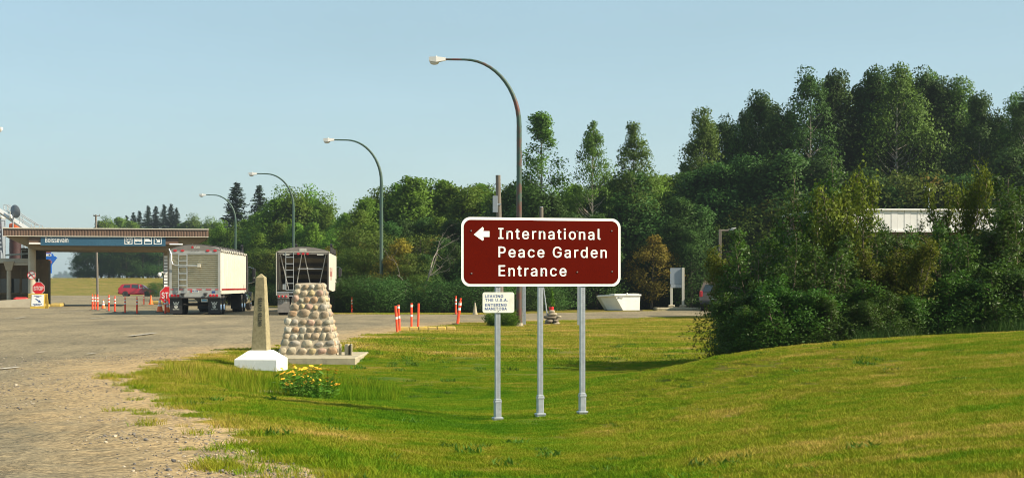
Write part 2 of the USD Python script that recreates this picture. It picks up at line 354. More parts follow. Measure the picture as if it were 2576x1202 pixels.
_by = np.linspace(8, 62, 55); _bx = np.interp(_by, [5, 11, 13.3, 16.8, 19.9, 26.5, 33.4, 39.6, 45, 54.8, 62], [-.3, -1, -1.42, -2.6, -3.9, -5.9, -6.9, -6.3, -4.4, -3.7, -2.5])
_bv = np.convolve(np.pad(meshkit.fbm(np.stack([_bx, _by, 0 * _bx], -1) * .55, 4, 3) - .5, 4, mode='edge'), np.ones(9) / 9, mode='valid')
def BIAS(y): return np.interp(y, _by, _bv)      # keeps the ragged edge centred on the drawn one
def edge_field(x, y, sd=None):
    """Positive on the pavement, negative on the lawn: the ragged line where grass gives way to gravel."""
    sd = road_dist(x, y) if sd is None else sd
    p = np.stack([x, y, 0 * x], -1)
    big = meshkit.fbm(p * 0.55, 4, 3) - 0.5; fine = meshkit.fbm(p * 2.6, 3, 9) - 0.5
    rag = np.where(y < 60, 1.0, 0.25) * np.where(np.abs(x) < 20, 1.0, 0.3)
    return sd + rag * (1.0 * (big - BIAS(y)) + 0.75 * fine)

def split_sheet(V, F, f):
    """Cuts a triangle sheet along f = 0 into the part where f > 0 and the rest."""
    s = f[F] > 0; k = s.sum(1)
    out = {True: [F[k == 3]], False: [F[k == 0]]}
    V = [V]; n = len(V[0])
    for lone in (True, False):
        T = F[k == (1 if lone else 2)]
        if not len(T): continue
        i = np.argmax(s[k == (1 if lone else 2)] == lone, 1)
        T = np.stack([T[np.arange(len(T)), (i + j) % 3] for j in range(3)], 1)
        def cut(a, b):
            t = (f[a] / (f[a] - f[b]))[:, None]
            return V[0][a] * (1 - t) + V[0][b] * t
        P, Q = cut(T[:, 0], T[:, 1]), cut(T[:, 0], T[:, 2])
        p = np.arange(len(T)) + n; q = p + len(T); n += 2 * len(T)
        V += [P, Q]
        out[lone].append(np.stack([T[:, 0], p, q], 1))
        out[not lone] += [np.stack([p, T[:, 1], T[:, 2]], 1), np.stack([p, T[:, 2], q], 1)]
    V = np.vstack(V)
    res = []
    for side in (True, False):
        m = trimesh.Trimesh(V, np.vstack(out[side]), process=False); m.merge_vertices(); m.remove_unreferenced_vertices(); res.append(m)
    return res

def steps(a, b, s0, grow):
    o = [a]
    while o[-1] < b: o.append(o[-1] + s0); s0 *= grow
    return o
xs = np.array(sorted(set([-v for v in steps(13.0, 3700, .16, 1.10)] + list(np.arange(-12.9, 12.95, .13)) + steps(13.0, 3700, .16, 1.10))))
ys = [-60, -30, -10, 0, 4]
y = 6.0
while y < 3700: ys.append(y); y += max(.13, y * .0062) if y < 115 else y * .035
ys = np.array(ys)
X, Y = np.meshgrid(xs, ys)
SD = road_dist(X, Y)
Z = ground(X, Y, SD)
EF = edge_field(X, Y, SD)
_p = np.stack([X, Y, 0 * X], -1)
lawnness = sstep(-EF / 0.8) * (Y < 120)
Z += lawnness * ((meshkit.fbm(_p * 1.3, 3, 21) - .5) * .05) + (1 - lawnness) * (Y < 60) * ((meshkit.fbm(_p * .9, 3, 5) - .5) * .035 + (meshkit.fbm(_p * 5, 2, 6) - .5) * .012)
ny, nx = X.shape
idx = np.arange(ny * nx).reshape(ny, nx)
a, b, c, d = idx[:-1, :-1].ravel(), idx[:-1, 1:].ravel(), idx[1:, 1:].ravel(), idx[1:, :-1].ravel()
F = np.vstack([np.stack([a, b, c], 1), np.stack([a, c, d], 1)])
V = np.stack([X.ravel(), Y.ravel(), Z.ravel()], 1)
road_m, lawn_m = split_sheet(V, F, EF.ravel())

# pavement: worn dusty asphalt that turns into gravel and sand towards the lawn
usdkit.material(stage, '/World/Looks/asphalt', {
    'g': ('geometry', {}), 'mp': ('mapping', {'scale': (1, 0.35, 1)}),
    'n1': ('noise_texture', {'scale': 0.35, 'detail': 6, 'roughness': 0.65}),
    'r1': ('rgb_ramp', {'ramp': [(0, (.098, .086, .058)), (.38, (.148, .127, .079)), (.52, (.203, .171, .104)), (.7, (.262, .216, .128)), (1, (.30, .24, .14))]}),
    'n2': ('noise_texture', {'scale': 13, 'detail': 5, 'roughness': 0.8}),
    'r2': ('rgb_ramp', {'ramp': [(0, (.30, .30, .32)), (.38, (.55, .54, .53)), (.5, (1, 1, 1)), (.62, (1.3, 1.28, 1.25)), (1, (1.8, 1.75, 1.7))]}),
    'm1': ('mix_color', {'blend_type': 'multiply', 'fac': 0.9, 'use_clamp': False}),
    'v': ('voronoi_texture', {'scale': 26, 'feature': 'f1'}),
    'rv': ('rgb_ramp', {'ramp': [(0, (.55, .55, .58)), (.25, (.8, .8, .8)), (.55, (1.05, 1.04, 1.0)), (1, (1.35, 1.3, 1.25))]}),
    'wn': ('separate_color', {}), 'm2': ('mix_color', {'blend_type': 'multiply', 'fac': 0.75, 'use_clamp': False}),
    'wv': ('noise_texture', {'scale': 0.6, 'detail': 8, 'roughness': 0.75, 'distortion': 1.2}),
    'cr': ('rgb_ramp', {'ramp': [(0, (1, 1, 1)), (.484, (1, 1, 1)), (.5, (.22, .21, .20)), (.516, (1, 1, 1)), (1, (1, 1, 1))]}),
    'm3': ('mix_color', {'blend_type': 'multiply', 'fac': 0.7}),
    'at': ('attribute', {'attribute': 'edge'}), 'ns': ('noise_texture', {'scale': 1.4, 'detail': 5, 'roughness': 0.7}), 'es': ('math', {'math_type': 'multiply_add', 'value2': 1.3, 'value3': -0.62}), 'ea': ('math', {'math_type': 'add', 'use_clamp': True}), 'sd': ('mix_color', {'b': (.40, .285, .135)}),
    'bp': ('bump', {'strength': 0.9, 'distance': 0.02}),
    'p': ('principled_bsdf', {'roughness': 0.9, 'specular_ior_level': 0.25})},
    [('g.position', 'mp.vector'), ('mp.vector', 'n1.vector'), ('n1.fac', 'r1.fac'), ('g.position', 'n2.vector'), ('n2.fac', 'r2.fac'), ('sd.result', 'm1.a'), ('r2.color', 'm1.b'),
     ('g.position', 'v.vector'), ('v.color', 'wn.color'), ('wn.r', 'rv.fac'), ('m1.result', 'm2.a'), ('rv.color', 'm2.b'), ('mp.vector', 'wv.vector'), ('wv.fac', 'cr.fac'),
     ('g.position', 'ns.vector'), ('ns.fac', 'es.value1'), ('es.value', 'ea.value1'), ('at.fac', 'ea.value2'), ('r1.color', 'sd.a'), ('ea.value', 'sd.fac'), ('m2.result', 'm3.a'), ('cr.color', 'm3.b'), ('m3.result', 'p.base_color'), ('n2.fac', 'bp.height'), ('bp.normal', 'p.normal')], surface='p.BSDF')
MAT['asphalt'] = UsdShade.Material.Get(stage, '/World/Looks/asphalt')
_rp = obj('road', road_m, 'asphalt', smooth=True, kind='structure')
_rv = np.array(stage.GetPrimAtPath(_rp).GetAttribute('points').Get())
_e = edge_field(_rv[:, 0].astype(float), _rv[:, 1].astype(float))
UsdGeom.PrimvarsAPI(stage.GetPrimAtPath(_rp)).CreatePrimvar('edge', Sdf.ValueTypeNames.FloatArray, 'vertex').Set(Vt.FloatArray.FromNumpy((np.clip(1 - _e / 2.6, 0, 1) * (_rv[:, 1] < 75) * .8 - .12 * (_e > 2.6)).astype(np.float32)))

def grass_mat(name, base, trans, vary):
    """Lawn colour: green where the ground lies low and damp, straw in the dry patches; vary > 0 gives each blade its own tone."""
    n = {'g': ('geometry', {}), 'sx': ('separate_xyz', {}), 'mp': ('mapping', {'scale': (0.45, 0.75, 0.0)}), 'mq': ('mapping', {'scale': (1.5, 3.4, 0.0)}),
         'n1': ('noise_texture', {'scale': 0.5, 'detail': 5, 'roughness': 0.7}), 'n2': ('noise_texture', {'scale': 0.9, 'detail': 6, 'roughness': 0.75}),
         'hz': ('map_range', {'from_min': -0.42, 'from_max': 0.0, 'to_min': -0.16, 'to_max': 0.10, 'clamp': True}),
         'hy': ('map_range', {'from_min': 24.0, 'from_max': 50.0, 'to_min': 0.0, 'to_max': 0.12, 'clamp': True}),
         'a1': ('math', {'math_type': 'multiply_add', 'value2': 1.7, 'value3': -0.335}), 'a2': ('math', {'math_type': 'multiply_add', 'value2': 1.7, 'value3': -0.85}),
         'a3': ('math', {'math_type': 'add'}), 'a4': ('math', {'math_type': 'add'}), 'a6': ('math', {'math_type': 'add'}), 'a5': ('math', {'math_type': 'multiply_add', 'value2': vary, 'value3': -vary / 2}), 'a7': ('math', {'math_type': 'add'}),
         'rp': ('rgb_ramp', {'ramp': [(0, (.048, .125, .003)), (.22, (.082, .165, .004)), (.42, (.138, .182, .008)), (.60, (.200, .198, .018)), (.80, (.320, .245, .058)), (1, (.43, .30, .10))]}),
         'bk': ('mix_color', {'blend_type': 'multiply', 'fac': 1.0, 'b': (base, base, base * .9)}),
         'p': ('principled_bsdf', {'roughness': 0.7, 'specular_ior_level': 0.06}), 't': ('translucent_bsdf', {}), 'mx': ('mix_closure', {'fac': trans})}
    L = [('g.position', 'sx.vector'), ('g.position', 'mp.vector'), ('g.position', 'mq.vector'), ('mp.vector', 'n1.vector'), ('mq.vector', 'n2.vector'), ('sx.z', 'hz.value'), ('sx.y', 'hy.value'),
         ('n1.fac', 'a1.value1'), ('n2.fac', 'a2.value1'), ('a1.value', 'a3.value1'), ('a2.value', 'a3.value2'), ('a3.value', 'a4.value1'), ('hz.result', 'a4.value2'), ('a4.value', 'a6.value1'), ('hy.result', 'a6.value2'),
         ('g.random_per_island', 'a5.value1'), ('a6.value', 'a7.value1'), ('a5.value', 'a7.value2'), ('a7.value', 'rp.fac'), ('rp.color', 'bk.a'), ('bk.result', 'p.base_color'), ('bk.result', 't.color'),
         ('p.BSDF', 'mx.closure1'), ('t.BSDF', 'mx.closure2')]
    MAT[name] = usdkit.material(stage, '/World/Looks/' + name, n, L, surface='mx.closure')
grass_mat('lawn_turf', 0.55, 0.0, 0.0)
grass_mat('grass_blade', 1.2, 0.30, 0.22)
obj('lawn', lawn_m, 'lawn_turf', smooth=True, kind='structure')

# painted lane dashes, worn, 4 mm above the pavement
mat('lane_paint', (.46, .43, .36), (.25, .21, .15), scale=5, rough=.8, lo=.4, hi=.6)
def dash(U0, V0, U1, V1, w):
    d0, d1 = gd(V0), gd(V1)
    p0, p1 = np.array([gx(U0, d0), d0]), np.array([gx(U1, d1), d1])
    n = 10; t = np.linspace(0, 1, n)[:, None]; c = p0 * (1 - t) + p1 * t
    nrm = np.array([-(p1 - p0)[1], (p1 - p0)[0]]); nrm /= np.linalg.norm(nrm)
    rr = np.random.default_rng(int(U0))
    A, B = c + nrm * w / 2 * rr.uniform(.5, 1.1, (n, 1)), c - nrm * w / 2 * rr.uniform(.5, 1.1, (n, 1))
    P = np.vstack([A, B]); z = ground(P[:, 0], P[:, 1]) + 0.024
    f = [(i, i + n, i + 1) for i in range(n - 1)] + [(i + 1, i + n, i + n + 1) for i in range(n - 1)]
    return trimesh.Trimesh(np.column_stack([P, z]), f, process=False)
for i, q in enumerate([(327, 846, 392, 838, .22), (228, 802, 262, 799, .15), (2, 930, 46, 925, .18), (95, 888, 112, 886, .12), (222, 892, 240, 890, .12), (38, 801, 66, 798, .15), (150, 785, 210, 783, .15)]):
    obj('lane_marking', dash(*q), 'lane_paint', kind='structure')

# ------------------------------------------------------------------ grass and gravel
def blades(rng, n, rad, h0, h1, w, lean=0.5, seg=1):
    r = rad * np.sqrt(rng.uniform(0, 1, n)); th = rng.uniform(0, 2 * np.pi, n)
    base = np.stack([r * np.cos(th), r * np.sin(th), np.full(n, -0.01)], 1)
    a = rng.uniform(0, 2 * np.pi, n); side = np.stack([np.cos(a), np.sin(a), 0 * a], 1) * (w * rng.uniform(.6, 1.2, n))[:, None] / 2
    h = rng.uniform(h0, h1, n); b = rng.uniform(0, 2 * np.pi, n); ln = h * rng.uniform(0, lean, n)
    tip = base + np.stack([ln * np.cos(b), ln * np.sin(b), h], 1)
    mid = base * .45 + tip * .55 + np.stack([-ln * .15 * np.cos(b), -ln * .15 * np.sin(b), h * .05], 1)
    V = np.stack([base - side, base + side, mid + side * .7, mid - side * .7, tip], 1).reshape(-1, 3)
    k = np.arange(n)[:, None] * 5
    F = np.stack([k + [0, 1, 2], k + [0, 2, 3], k + [3, 2, 4]], 1).reshape(-1, 3)
    return trimesh.Trimesh(V, F, process=False)

def instancer(name, protos, m, pts, scale, proto_of, rng, normal_tilt=0.0):
    path = numbered('/World', name)
    pi = UsdGeom.PointInstancer.Define(stage, path)
    keys(pi.GetPrim(), kind='stuff')
    tg = []
    for k, pm in enumerate(protos):
        p = usdkit.mesh(stage, f'{path}/tuft' if k == 0 else f'{path}/tuft_{k:03d}', pm, MAT[m] if isinstance(m, str) else m[k])
        tg.append(p.GetPath())
    pi.CreatePrototypesRel().SetTargets(tg)
    pi.CreatePositionsAttr(Vt.Vec3fArray.FromNumpy(np.asarray(pts, np.float32)))
    pi.CreateProtoIndicesAttr(Vt.IntArray.FromNumpy(np.asarray(proto_of, np.int32)))
    pi.CreateScalesAttr(Vt.Vec3fArray.FromNumpy(np.asarray(scale, np.float32)))
    a = rng.uniform(0, 2 * np.pi, len(pts))
    pi.CreateOrientationsAttr(Vt.QuathArray([Gf.Quath(float(math.cos(t / 2)), 0, 0, float(math.sin(t / 2))) for t in a]))
    return path

rng = np.random.default_rng(11)
def scatter(n, y0, y1, power=1.0, margin=1.06, extra=0.8):
    """Points spread through the part of the ground that the view takes in."""
    yy = y0 + (y1 - y0) * rng.uniform(0, 1, n) ** power
    hw = yy * 1288 / FPX * margin + extra
    return rng.uniform(-1, 1, n) * hw, yy
gx_, gy_ = scatter(15000, 10, 40)
ef = edge_field(gx_, gy_)
keep = ef < np.where(gy_ < 34, -.26, -.1)
gx_, gy_, ef = gx_[keep], gy_[keep], ef[keep]
gz_ = ground(gx_, gy_)
sc = rng.uniform(.75, 1.15, len(gx_)); hs = sc * np.where(ef > -.5, 1.3, 1.0) * (1 + .35 * (meshkit.fbm(np.stack([gx_, gy_, 0 * gx_], -1) * .8, 3, 31) - .4))
near_protos = [blades(rng, 560, .36, .012, .036, .008, 1.6) for _ in range(4)]
instancer('grass', near_protos, 'grass_blade', np.column_stack([gx_, gy_, gz_]), np.column_stack([sc, sc, hs]), rng.integers(0, 4, len(gx_)), rng)
fx, fy = scatter(7000, 39, 92)
ef = edge_field(fx, fy); keep = ef < 0.0; fx, fy = fx[keep], fy[keep]
sc = rng.uniform(.8, 1.3, len(fx))
far_protos = [blades(rng, 300, .6, .02, .05, .020, 1.1) for _ in range(3)]
instancer('distant_grass', far_protos, 'grass_blade', np.column_stack([fx, fy, ground(fx, fy)]), np.column_stack([sc, sc, sc]), rng.integers(0, 3, len(fx)), rng)
# rank tufts along the gravel's edge and in the drain
tx, ty = scatter(16000, 13, 42)
ef = edge_field(tx, ty)
keep = (np.abs(ef + .22) < .24) & (rng.uniform(0, 1, len(tx)) < .5) | ((np.hypot((tx + 4.0) / 2.0, (ty - 30.2) / 2.6) < 1) & (rng.uniform(0, 1, len(tx)) < .8) & (ef < 0)) | ((ef > .2) & (ef < .75) & (ty < 34) & (meshkit.fbm(np.stack([tx, ty, 0 * tx], -1) * 1.1, 2, 77) > .62) & (rng.uniform(0, 1, len(tx)) < .35))
tx, ty = tx[keep], ty[keep]
wet = np.hypot((tx + 4.0) / 2.0, (ty - 30.2) / 2.6) < 1
sc = rng.uniform(.6, 1.3, len(tx)); hs = sc * np.where(wet, 2.2, .75)
tall_protos = [blades(rng, 90, .16, .03, .11, .008, 1.1) for _ in range(3)]
instancer('rank_grass', tall_protos, 'grass_blade', np.column_stack([tx, ty, ground(tx, ty)]), np.column_stack([sc, sc, hs]), rng.integers(0, 3, len(tx)), rng)
# broad leaved weeds dotted over the mown grass
qx, qy = scatter(1500, 13, 60)
ef = edge_field(qx, qy); keep = (ef < -.25) & (meshkit.fbm(np.stack([qx, qy, 0 * qx], -1) * .35, 3, 91) + rng.normal(0, .08, len(qx)) > .56); qx, qy = qx[keep], qy[keep]
wprot = [blades(rng, 40, .13, .02, .085, .024, 1.5) for _ in range(3)]
leafmat('weed_green', [(.045, .11, .008), (.075, .15, .010), (.12, .18, .015)], trans=0.3)
s = rng.uniform(.5, 1.35, len(qx)); instancer('lawn_weeds', wprot, 'weed_green', np.column_stack([qx, qy, ground(qx, qy)]), np.column_stack([s, s, s]), rng.integers(0, 3, len(qx)), rng)
# loose gravel
def pebble(rng):
    m = trimesh.creation.icosphere(1); m.vertices = m.vertices * rng.uniform(.6, 1.2, 3) * (.8 + .4 * rng.uniform(0, 1, (len(m.vertices), 1))); m.vertices[:, 2] *= .6
    return m
px, py = scatter(60000, 11, 38, 1.3)
ef = edge_field(px, py)
keep = (ef > 0.02) & (meshkit.fbm(np.stack([px * .8, py * .35, 0 * px], -1), 3, 55) + .25 * np.exp(-ef / 1.2) + rng.normal(0, .09, len(px)) > .57)
px, py = px[keep], py[keep]
s = rng.lognormal(math.log(.0072), .45, len(px)).clip(.003, .035)
for k, c in enumerate([(.30, .25, .18), (.16, .145, .13), (.44, .38, .28), (.085, .08, .078)]): mat(f'pebble_tone_{"abcd"[k]}', c, tuple(x * .7 for x in c), scale=30, rough=.9)
instancer('gravel', [pebble(rng) for _ in range(4)], [MAT[f'pebble_tone_{q}'] for q in 'abcd'], np.column_stack([px, py, ground(px, py) + .004]), np.column_stack([s, s, s]), rng.choice(4, len(px), p=[.48, .28, .10, .14]), rng)
# ------------------------------------------------------------------ the brown direction sign in the ditch
SX0, SX1 = gx(1160, 23.3), gx(1561, 23.95)
SW = math.hypot(SX1 - SX0, .65); SYAW = math.degrees(math.atan2(.65, SX1 - SX0))
sc0 = ((SX0 + SX1) / 2, 23.625)
sbase = g1(*sc0)
sg = thing('direction_sign', 'large brown road sign with white arrow and lettering on three steel posts', 'road sign', (sc0[0], sc0[1], sbase), SYAW)
PZ0, PZ1 = gz(720.5, 23.625) - sbase, gz(548, 23.625) - sbase
pw, ph, pc = SW, PZ1 - PZ0, (PZ0 + PZ1) / 2
obj('border', plate(rrect(pw, ph, .13, 0, pc, 10), -.004, .004), 'sign_white', sg)
obj('panel', plate(rrect(pw - .075, ph - .075, .10, 0, pc, 10), -.0065, -.0041), 'sign_brown', sg)
ppx = pw / 855.0      # photo crop pixels across the panel
def sxz(px_, py_): return ((px_ - 486) * ppx, pc - (py_ - 254) * ppx * 1.015)
for s, xa, xb, yb in (('International', 252, 803, 188), ('Peace Garden', 253, 837, 280), ('Entrance', 254, 618, 374)):
    x0, z0 = sxz(xa, yb)
    tw = text(s, 54 * ppx, .0015, False, .026, (xb - xa) * ppx - .0075)
    obj('lettering', cat(*[shift(tw, x0 + dx_, -.0066 + dy_, z0 + dz_) for dx_, dy_, dz_ in ((0, 0, 0), (.0075, -.0002, 0), (.0037, -.0004, .002), (.0037, -.0006, -.002))]), 'sign_white', sg)
ar = [(126, 168), (170, 131), (176, 138), (172, 152), (205, 152), (205, 178), (172, 178), (176, 192), (170, 197)]
obj('arrow', plate(Polygon([sxz(*q) for q in ar]).buffer(.004), -.0085, -.0066), 'sign_white', sg)
for bx_, by_ in [(110, 150), (302, 150), (490, 149), (675, 147), (864, 144), (112, 362), (306, 360), (491, 357), (676, 354), (866, 351)]:
    x0, z0 = sxz(bx_, by_)
    m = lathe([(0.0001, .011), (.007, .010), (.0105, .006), (.0125, 0)], 10); m.vertices = np.stack([m.vertices[:, 0] + x0, -m.vertices[:, 2] - .0066, m.vertices[:, 1] + z0], 1)
    obj('bolt', m, 'bolt_steel', sg)
cs, sn = math.cos(math.radians(SYAW)), math.sin(math.radians(SYAW))
def sign_post(U):
    t = ((U - CU) / FPX * sc0[1] - sc0[0]) / (cs - (U - CU) / FPX * sn)
    wx, wy = sc0[0] + t * cs, sc0[1] + t * sn
    return t, g1(wx, wy) - sbase
for U in (1253.5, 1361, 1467):
    t, zb = sign_post(U)
    w, y0 = .064, .006
    top = PZ1 - .05
    face = sbox(t - w / 2, zb - .1, t + w / 2, top)
    holes = shapely.union_all([shapely.Point(t, z).buffer(.0075, quad_segs=2) for z in np.arange(zb + .34, PZ0 - .01, .0254)])
    pm = cat(plate(face.difference(holes), y0, y0 + .003), bx(t - w / 2 + .0015, y0 + w / 2 + .0015, (zb - .1 + top) / 2, .003, w - .003, top - zb + .1), bx(t + w / 2 - .0015, y0 + w / 2 + .0015, (zb - .1 + top) / 2, .003, w - .003, top - zb + .1),
             bx(t, y0 + w - .0015, (zb - .1 + top) / 2, w - .0062, .003, top - zb + .1))
    po = obj('post', pm, 'galvanised', sg)
    yc = y0 + w / 2
    obj('sleeve', cat(bx(t, yc, zb + .14, .088, .088, .34, .008), bx(t, yc, zb + .27, .10, .10, .02, .004)), 'galvanised', po)
    obj('anchor_plate', cat(bx(t, yc, zb + .045, .135, .125, .03, .006), bx(t, yc, zb + .012, .12, .11, .03, .005)), 'galvanised', po)
    obj('clamp_bolt', cat(cyl((t - .062, yc - .03, zb + .285), (t + .05, yc - .03, zb + .285), .009, n=6)), 'bolt_steel', po)
# white border notice bolted to the sign's nearest post
t, zb = sign_post(1253.5)
nx_, ny_ = sc0[0] + t * cs + .006 * sn, sc0[1] + t * sn - .006 * cs
nz_ = gz(760.5, ny_)
ns = thing('border_notice', 'small white notice with blue lettering below the brown sign', 'sign', (nx_, ny_, nz_), SYAW)
nw, nh = .452, .282
obj('notice_plate', plate(rrect(nw, nh, .03), -.004, .004), 'old_white', ns)
for s, xa, xb, yb in (('LEAVING', 1420, 1655, 288), ('THE U.S.A.', 1422, 1715, 337), ('ENTERING', 1420, 1700, 398), ('MANITOBA', 1417, 1702, 445)):
    k = nw / 410.0
    obj('lettering', shift(text(s, 33 * k, .0015, True, .004, (xb - xa) * k), (xa - 1593) * k, -.0041, -(yb - 351) * k), 'letter_blue', ns)
for zq in (-.12, .095):
    m = lathe([(0.0001, .008), (.006, .007), (.009, 0)], 10); m.vertices = np.stack([m.vertices[:, 0], -m.vertices[:, 2] - .0041, m.vertices[:, 1] + zq], 1)
    obj('bolt', m, 'bolt_steel', ns)

# ------------------------------------------------------------------ boundary obelisk
ox, oy = gx(657, 34.2), 34.2
oz = gz(930, 33.7) + .03
ob = thing('boundary_obelisk', 'tapered tan concrete obelisk on a white painted base beside the road', 'obelisk', (ox, oy, oz), -7)
W0, W1, ZB, ZS, ZT = .325, .182, .335, 1.80, 1.885
fr = []
for z, w in ((ZB - .05, W0 * 1.012), (ZB, W0), (ZS, W1)):
    c_ = .012
    fr.append([(x * w / 2, y_ * w / 2, z) for x, y_ in ((-1 + c_ / w * 2, -1), (1 - c_ / w * 2, -1), (1, -1 + c_ / w * 2), (1, 1 - c_ / w * 2), (1 - c_ / w * 2, 1), (-1 + c_ / w * 2, 1), (-1, 1 - c_ / w * 2), (-1, -1 + c_ / w * 2))])
obj('shaft', trimesh.convex.convex_hull(np.array(fr[0] + fr[2] + [(0, 0, ZT)])), 'obelisk_stone', ob)
bw = .86
obj('base', trimesh.convex.convex_hull(np.array([(i * bw / 2, j * bw / 2, z) for i in (-1, 1) for j in (-1, 1) for z in (-.12, .165)] + [(i * (bw / 2 - .008), j * (bw / 2 - .008), .175) for i in (-1, 1) for j in (-1, 1)] + [(i * .225, j * .225, ZB - .01) for i in (-1, 1) for j in (-1, 1)] + [(i * .19, j * .19, ZB + .008) for i in (-1, 1) for j in (-1, 1)])), 'white_paint', ob)
tm = text('UNITED STATES', .062, .004, True, .008, .56)
v = tm.vertices.copy()          # turned to read upwards, then laid on the leaning face
slope = (W0 - W1) / 2 / (ZS - ZB)
zz = v[:, 0] + .835; xx = -(v[:, 2]) + .045
tm.vertices = np.stack([xx, -(W0 / 2 - (zz - ZB) * slope) + v[:, 1] - .0005, zz], 1)
obj('lettering', tm, 'engraved', ob)

# ------------------------------------------------------------------ fieldstone monument on its slab
mx, my, mz = gx((900 + 658 / 2.003) / 1.59, 38.7), 38.7 + .66, gz(893, 38.7)
slab = obj('concrete_slab', cat(bx(-4.76, 39.0, mz - .12, 2.66, 3.3, .24, .02)), 'concrete', label='weathered concrete slab under the fieldstone monument', cat='slab')
mo = thing('stone_monument', 'tapered monument of rounded fieldstones set in mortar on a slab', 'monument', (mx, my, mz))
S = 358.0
MH = (745 - 160) / S
def mhalf(z): return (.655 + (.30 - .655) * z / MH)
core = trimesh.convex.convex_hull(np.array([(i * mhalf(0), j * mhalf(0), 0) for i in (-1, 1) for j in (-1, 1)] + [(i * mhalf(MH - .03), j * mhalf(MH - .03), MH - .03) for i in (-1, 1) for j in (-1, 1)] + [(i * (mhalf(MH) - .03), j * (mhalf(MH) - .03), MH) for i in (-1, 1) for j in (-1, 1)] + [(0, 0, MH + .012)]))
obj('mortar_core', core, 'mortar', mo)
front = '''570 185 45 38 grey|630 190 50 42 brown|682 190 42 40 light|735 187 52 42 tan|558 232 55 50 cream|620 245 58 55 tan|683 242 52 48 yellow|750 243 55 52 pink|550 288 55 62 pink|598 303 42 40 green|645 296 50 48 rust|705 297 62 58 rust|770 292 48 58 tan
550 357 68 55 brown|608 348 42 40 yellow|663 352 58 55 pink|716 360 38 40 yellow|777 357 60 55 grey|532 407 75 52 rust|627 407 90 72 brown|713 418 68 68 tan|792 420 60 68 brown|490 473 60 60 light|552 477 55 54 grey|620 478 55 50 brown|683 483 66 56 pink|748 484 54 50 brown|810 482 58 48 green
495 540 65 52 light|558 540 60 50 rust|618 540 58 52 light|683 537 60 42 tan|745 538 55 44 tan|812 535 62 44 brown|484 592 52 44 tan|547 597 60 52 light|607 595 45 50 green|661 587 48 54 tan|720 595 66 62 brown|785 595 48 70 cream|838 595 50 60 tan|475 645 65 60 green|556 650 88 50 grey|658 655 92 66 cream|753 660 78 44 grey|840 650 70 48 slate
457 714 70 58 cream|533 710 74 64 cream|617 714 76 56 tan|698 712 64 54 yellow|777 714 78 52 pink|860 712 82 62 rust'''.replace('\n', '|').split('|')
rs = np.random.default_rng(5)
def rock(w, d, h, rng, sub=2, rough=.16):
    m = trimesh.creation.icosphere(sub); v = m.vertices
    v = np.sign(v) * np.abs(v) ** .82
    n = meshkit.fbm(v * 1.6 + rng.uniform(0, 90, 3), 3, 4)[:, None]
    m.vertices = v * (1 - rough + 2 * rough * n) * (w / 2, d / 2, h / 2)
    a = rng.uniform(-.25, .25); m.apply_transform(trimesh.transformations.rotation_matrix(a, [0, 1, 0]))
    return m
mrow = {}
for q in front:
    px_, py_, w_, h_, c_ = q.split(); px_, py_, w_, h_ = map(float, (px_, py_, w_, h_))
    z = (745 - py_) / S; hx = mhalf(z)
    x = np.clip((px_ - 657) / S, -hx + .02, hx - .02)
    obj('stone', shift(rock(w_ / S * 1.02, .17, h_ / S * 1.03, rs, rough=.22), x, -hx + .042, z), 'stone_' + c_, mo, smooth=True)
zrow = [.09, .26, .43, .58, .74, .92, 1.10, 1.26, 1.41, 1.57]
kinds_ = list(STONES)
for side in (-1, 1):
    for z in zrow:
        hx = mhalf(z); n = max(3, int(hx * 2 / .215)); zz = min(z, MH - .07)
        for k in range(n):
            yy = -hx + .09 + (k + .5) * (2 * hx - .09) / n
            obj('stone', shift(rock(.14, (2 * hx) / n * .82, .135 * rs.uniform(.8, 1.15), rs, 1, .2), side * (hx - .03), yy, zz), 'stone_' + kinds_[rs.integers(len(kinds_))], mo, smooth=True)
pl = thing('concrete_block', 'two small upright concrete pieces at the foot of the stone monument', 'concrete block', (gx(866, 38.6), 38.8, mz))
obj('slab_piece', bx(-.12, .05, .13, .05, .2, .26, .01, rz=.2), 'concrete', pl); obj('slab_piece', bx(.06, -.02, .125, .09, .16, .25, .01, rz=-.3), 'concrete', pl)
obj('slab_piece', bx(.15, -.05, .13, .04, .2, .26, .01, rz=.1), 'concrete', pl)

# ------------------------------------------------------------------ street lamps along the road
def lamp_build(arm, pm):
    def build(p):
        H = 9.96
        a = np.linspace(0, np.pi / 2, 14)
        path = [(0, 0, 0), (0, 0, 3), (0, 0, 7.3)] + [(-arm * (1 - math.cos(t)), 0, 7.5 + 2.46 * math.sin(t)) for t in a] + [(-arm - .7, 0, 9.97)]
        path = np.array(path); rad = np.interp(np.linspace(0, 1, len(path)), [0, .3, 1], [.105, .085, .038])
        obj('pole', tube(path, rad, 12), pm, p, smooth=40)
        e = -arm - .7
        obj('luminaire', cat(trimesh.convex.convex_hull(np.array([(e - .0, j * .07, z) for j in (-1, 1) for z in (9.92, 10.03)] + [(e - .35, j * .14, z) for j in (-1, 1) for z in (9.86, 10.06)] + [(e - .62, j * .12, z) for j in (-1, 1) for z in (9.90, 10.05)])), cyl((e - .35, 0, 10.05), (e - .35, 0, 10.10), .03)), 'lamp_grey', p)
        obj('lens', ell(.18, .12, .11, (e - .42, 0, 9.87)), 'lamp_glass', p, smooth=True)
        obj('base_collar', cat(cyl((0, 0, -.05), (0, 0, .12), .15, .13), bx(0, 0, .0, .36, .36, .06, .01)), 'concrete', p)
    return build
lk = Kind(lamp_build(2.05, 'pole_green'))
a1 = Kind(lamp_build(2.05, 'pole_rust'))
LG = 'curved arm street lamps along the road'
a1.place('street_lamp', 'tall curved street lamp with rusty maroon pole rising behind the brown sign', 'street lamp', (gx(1306, 63.6), 63.6, -.02), 0, LG)
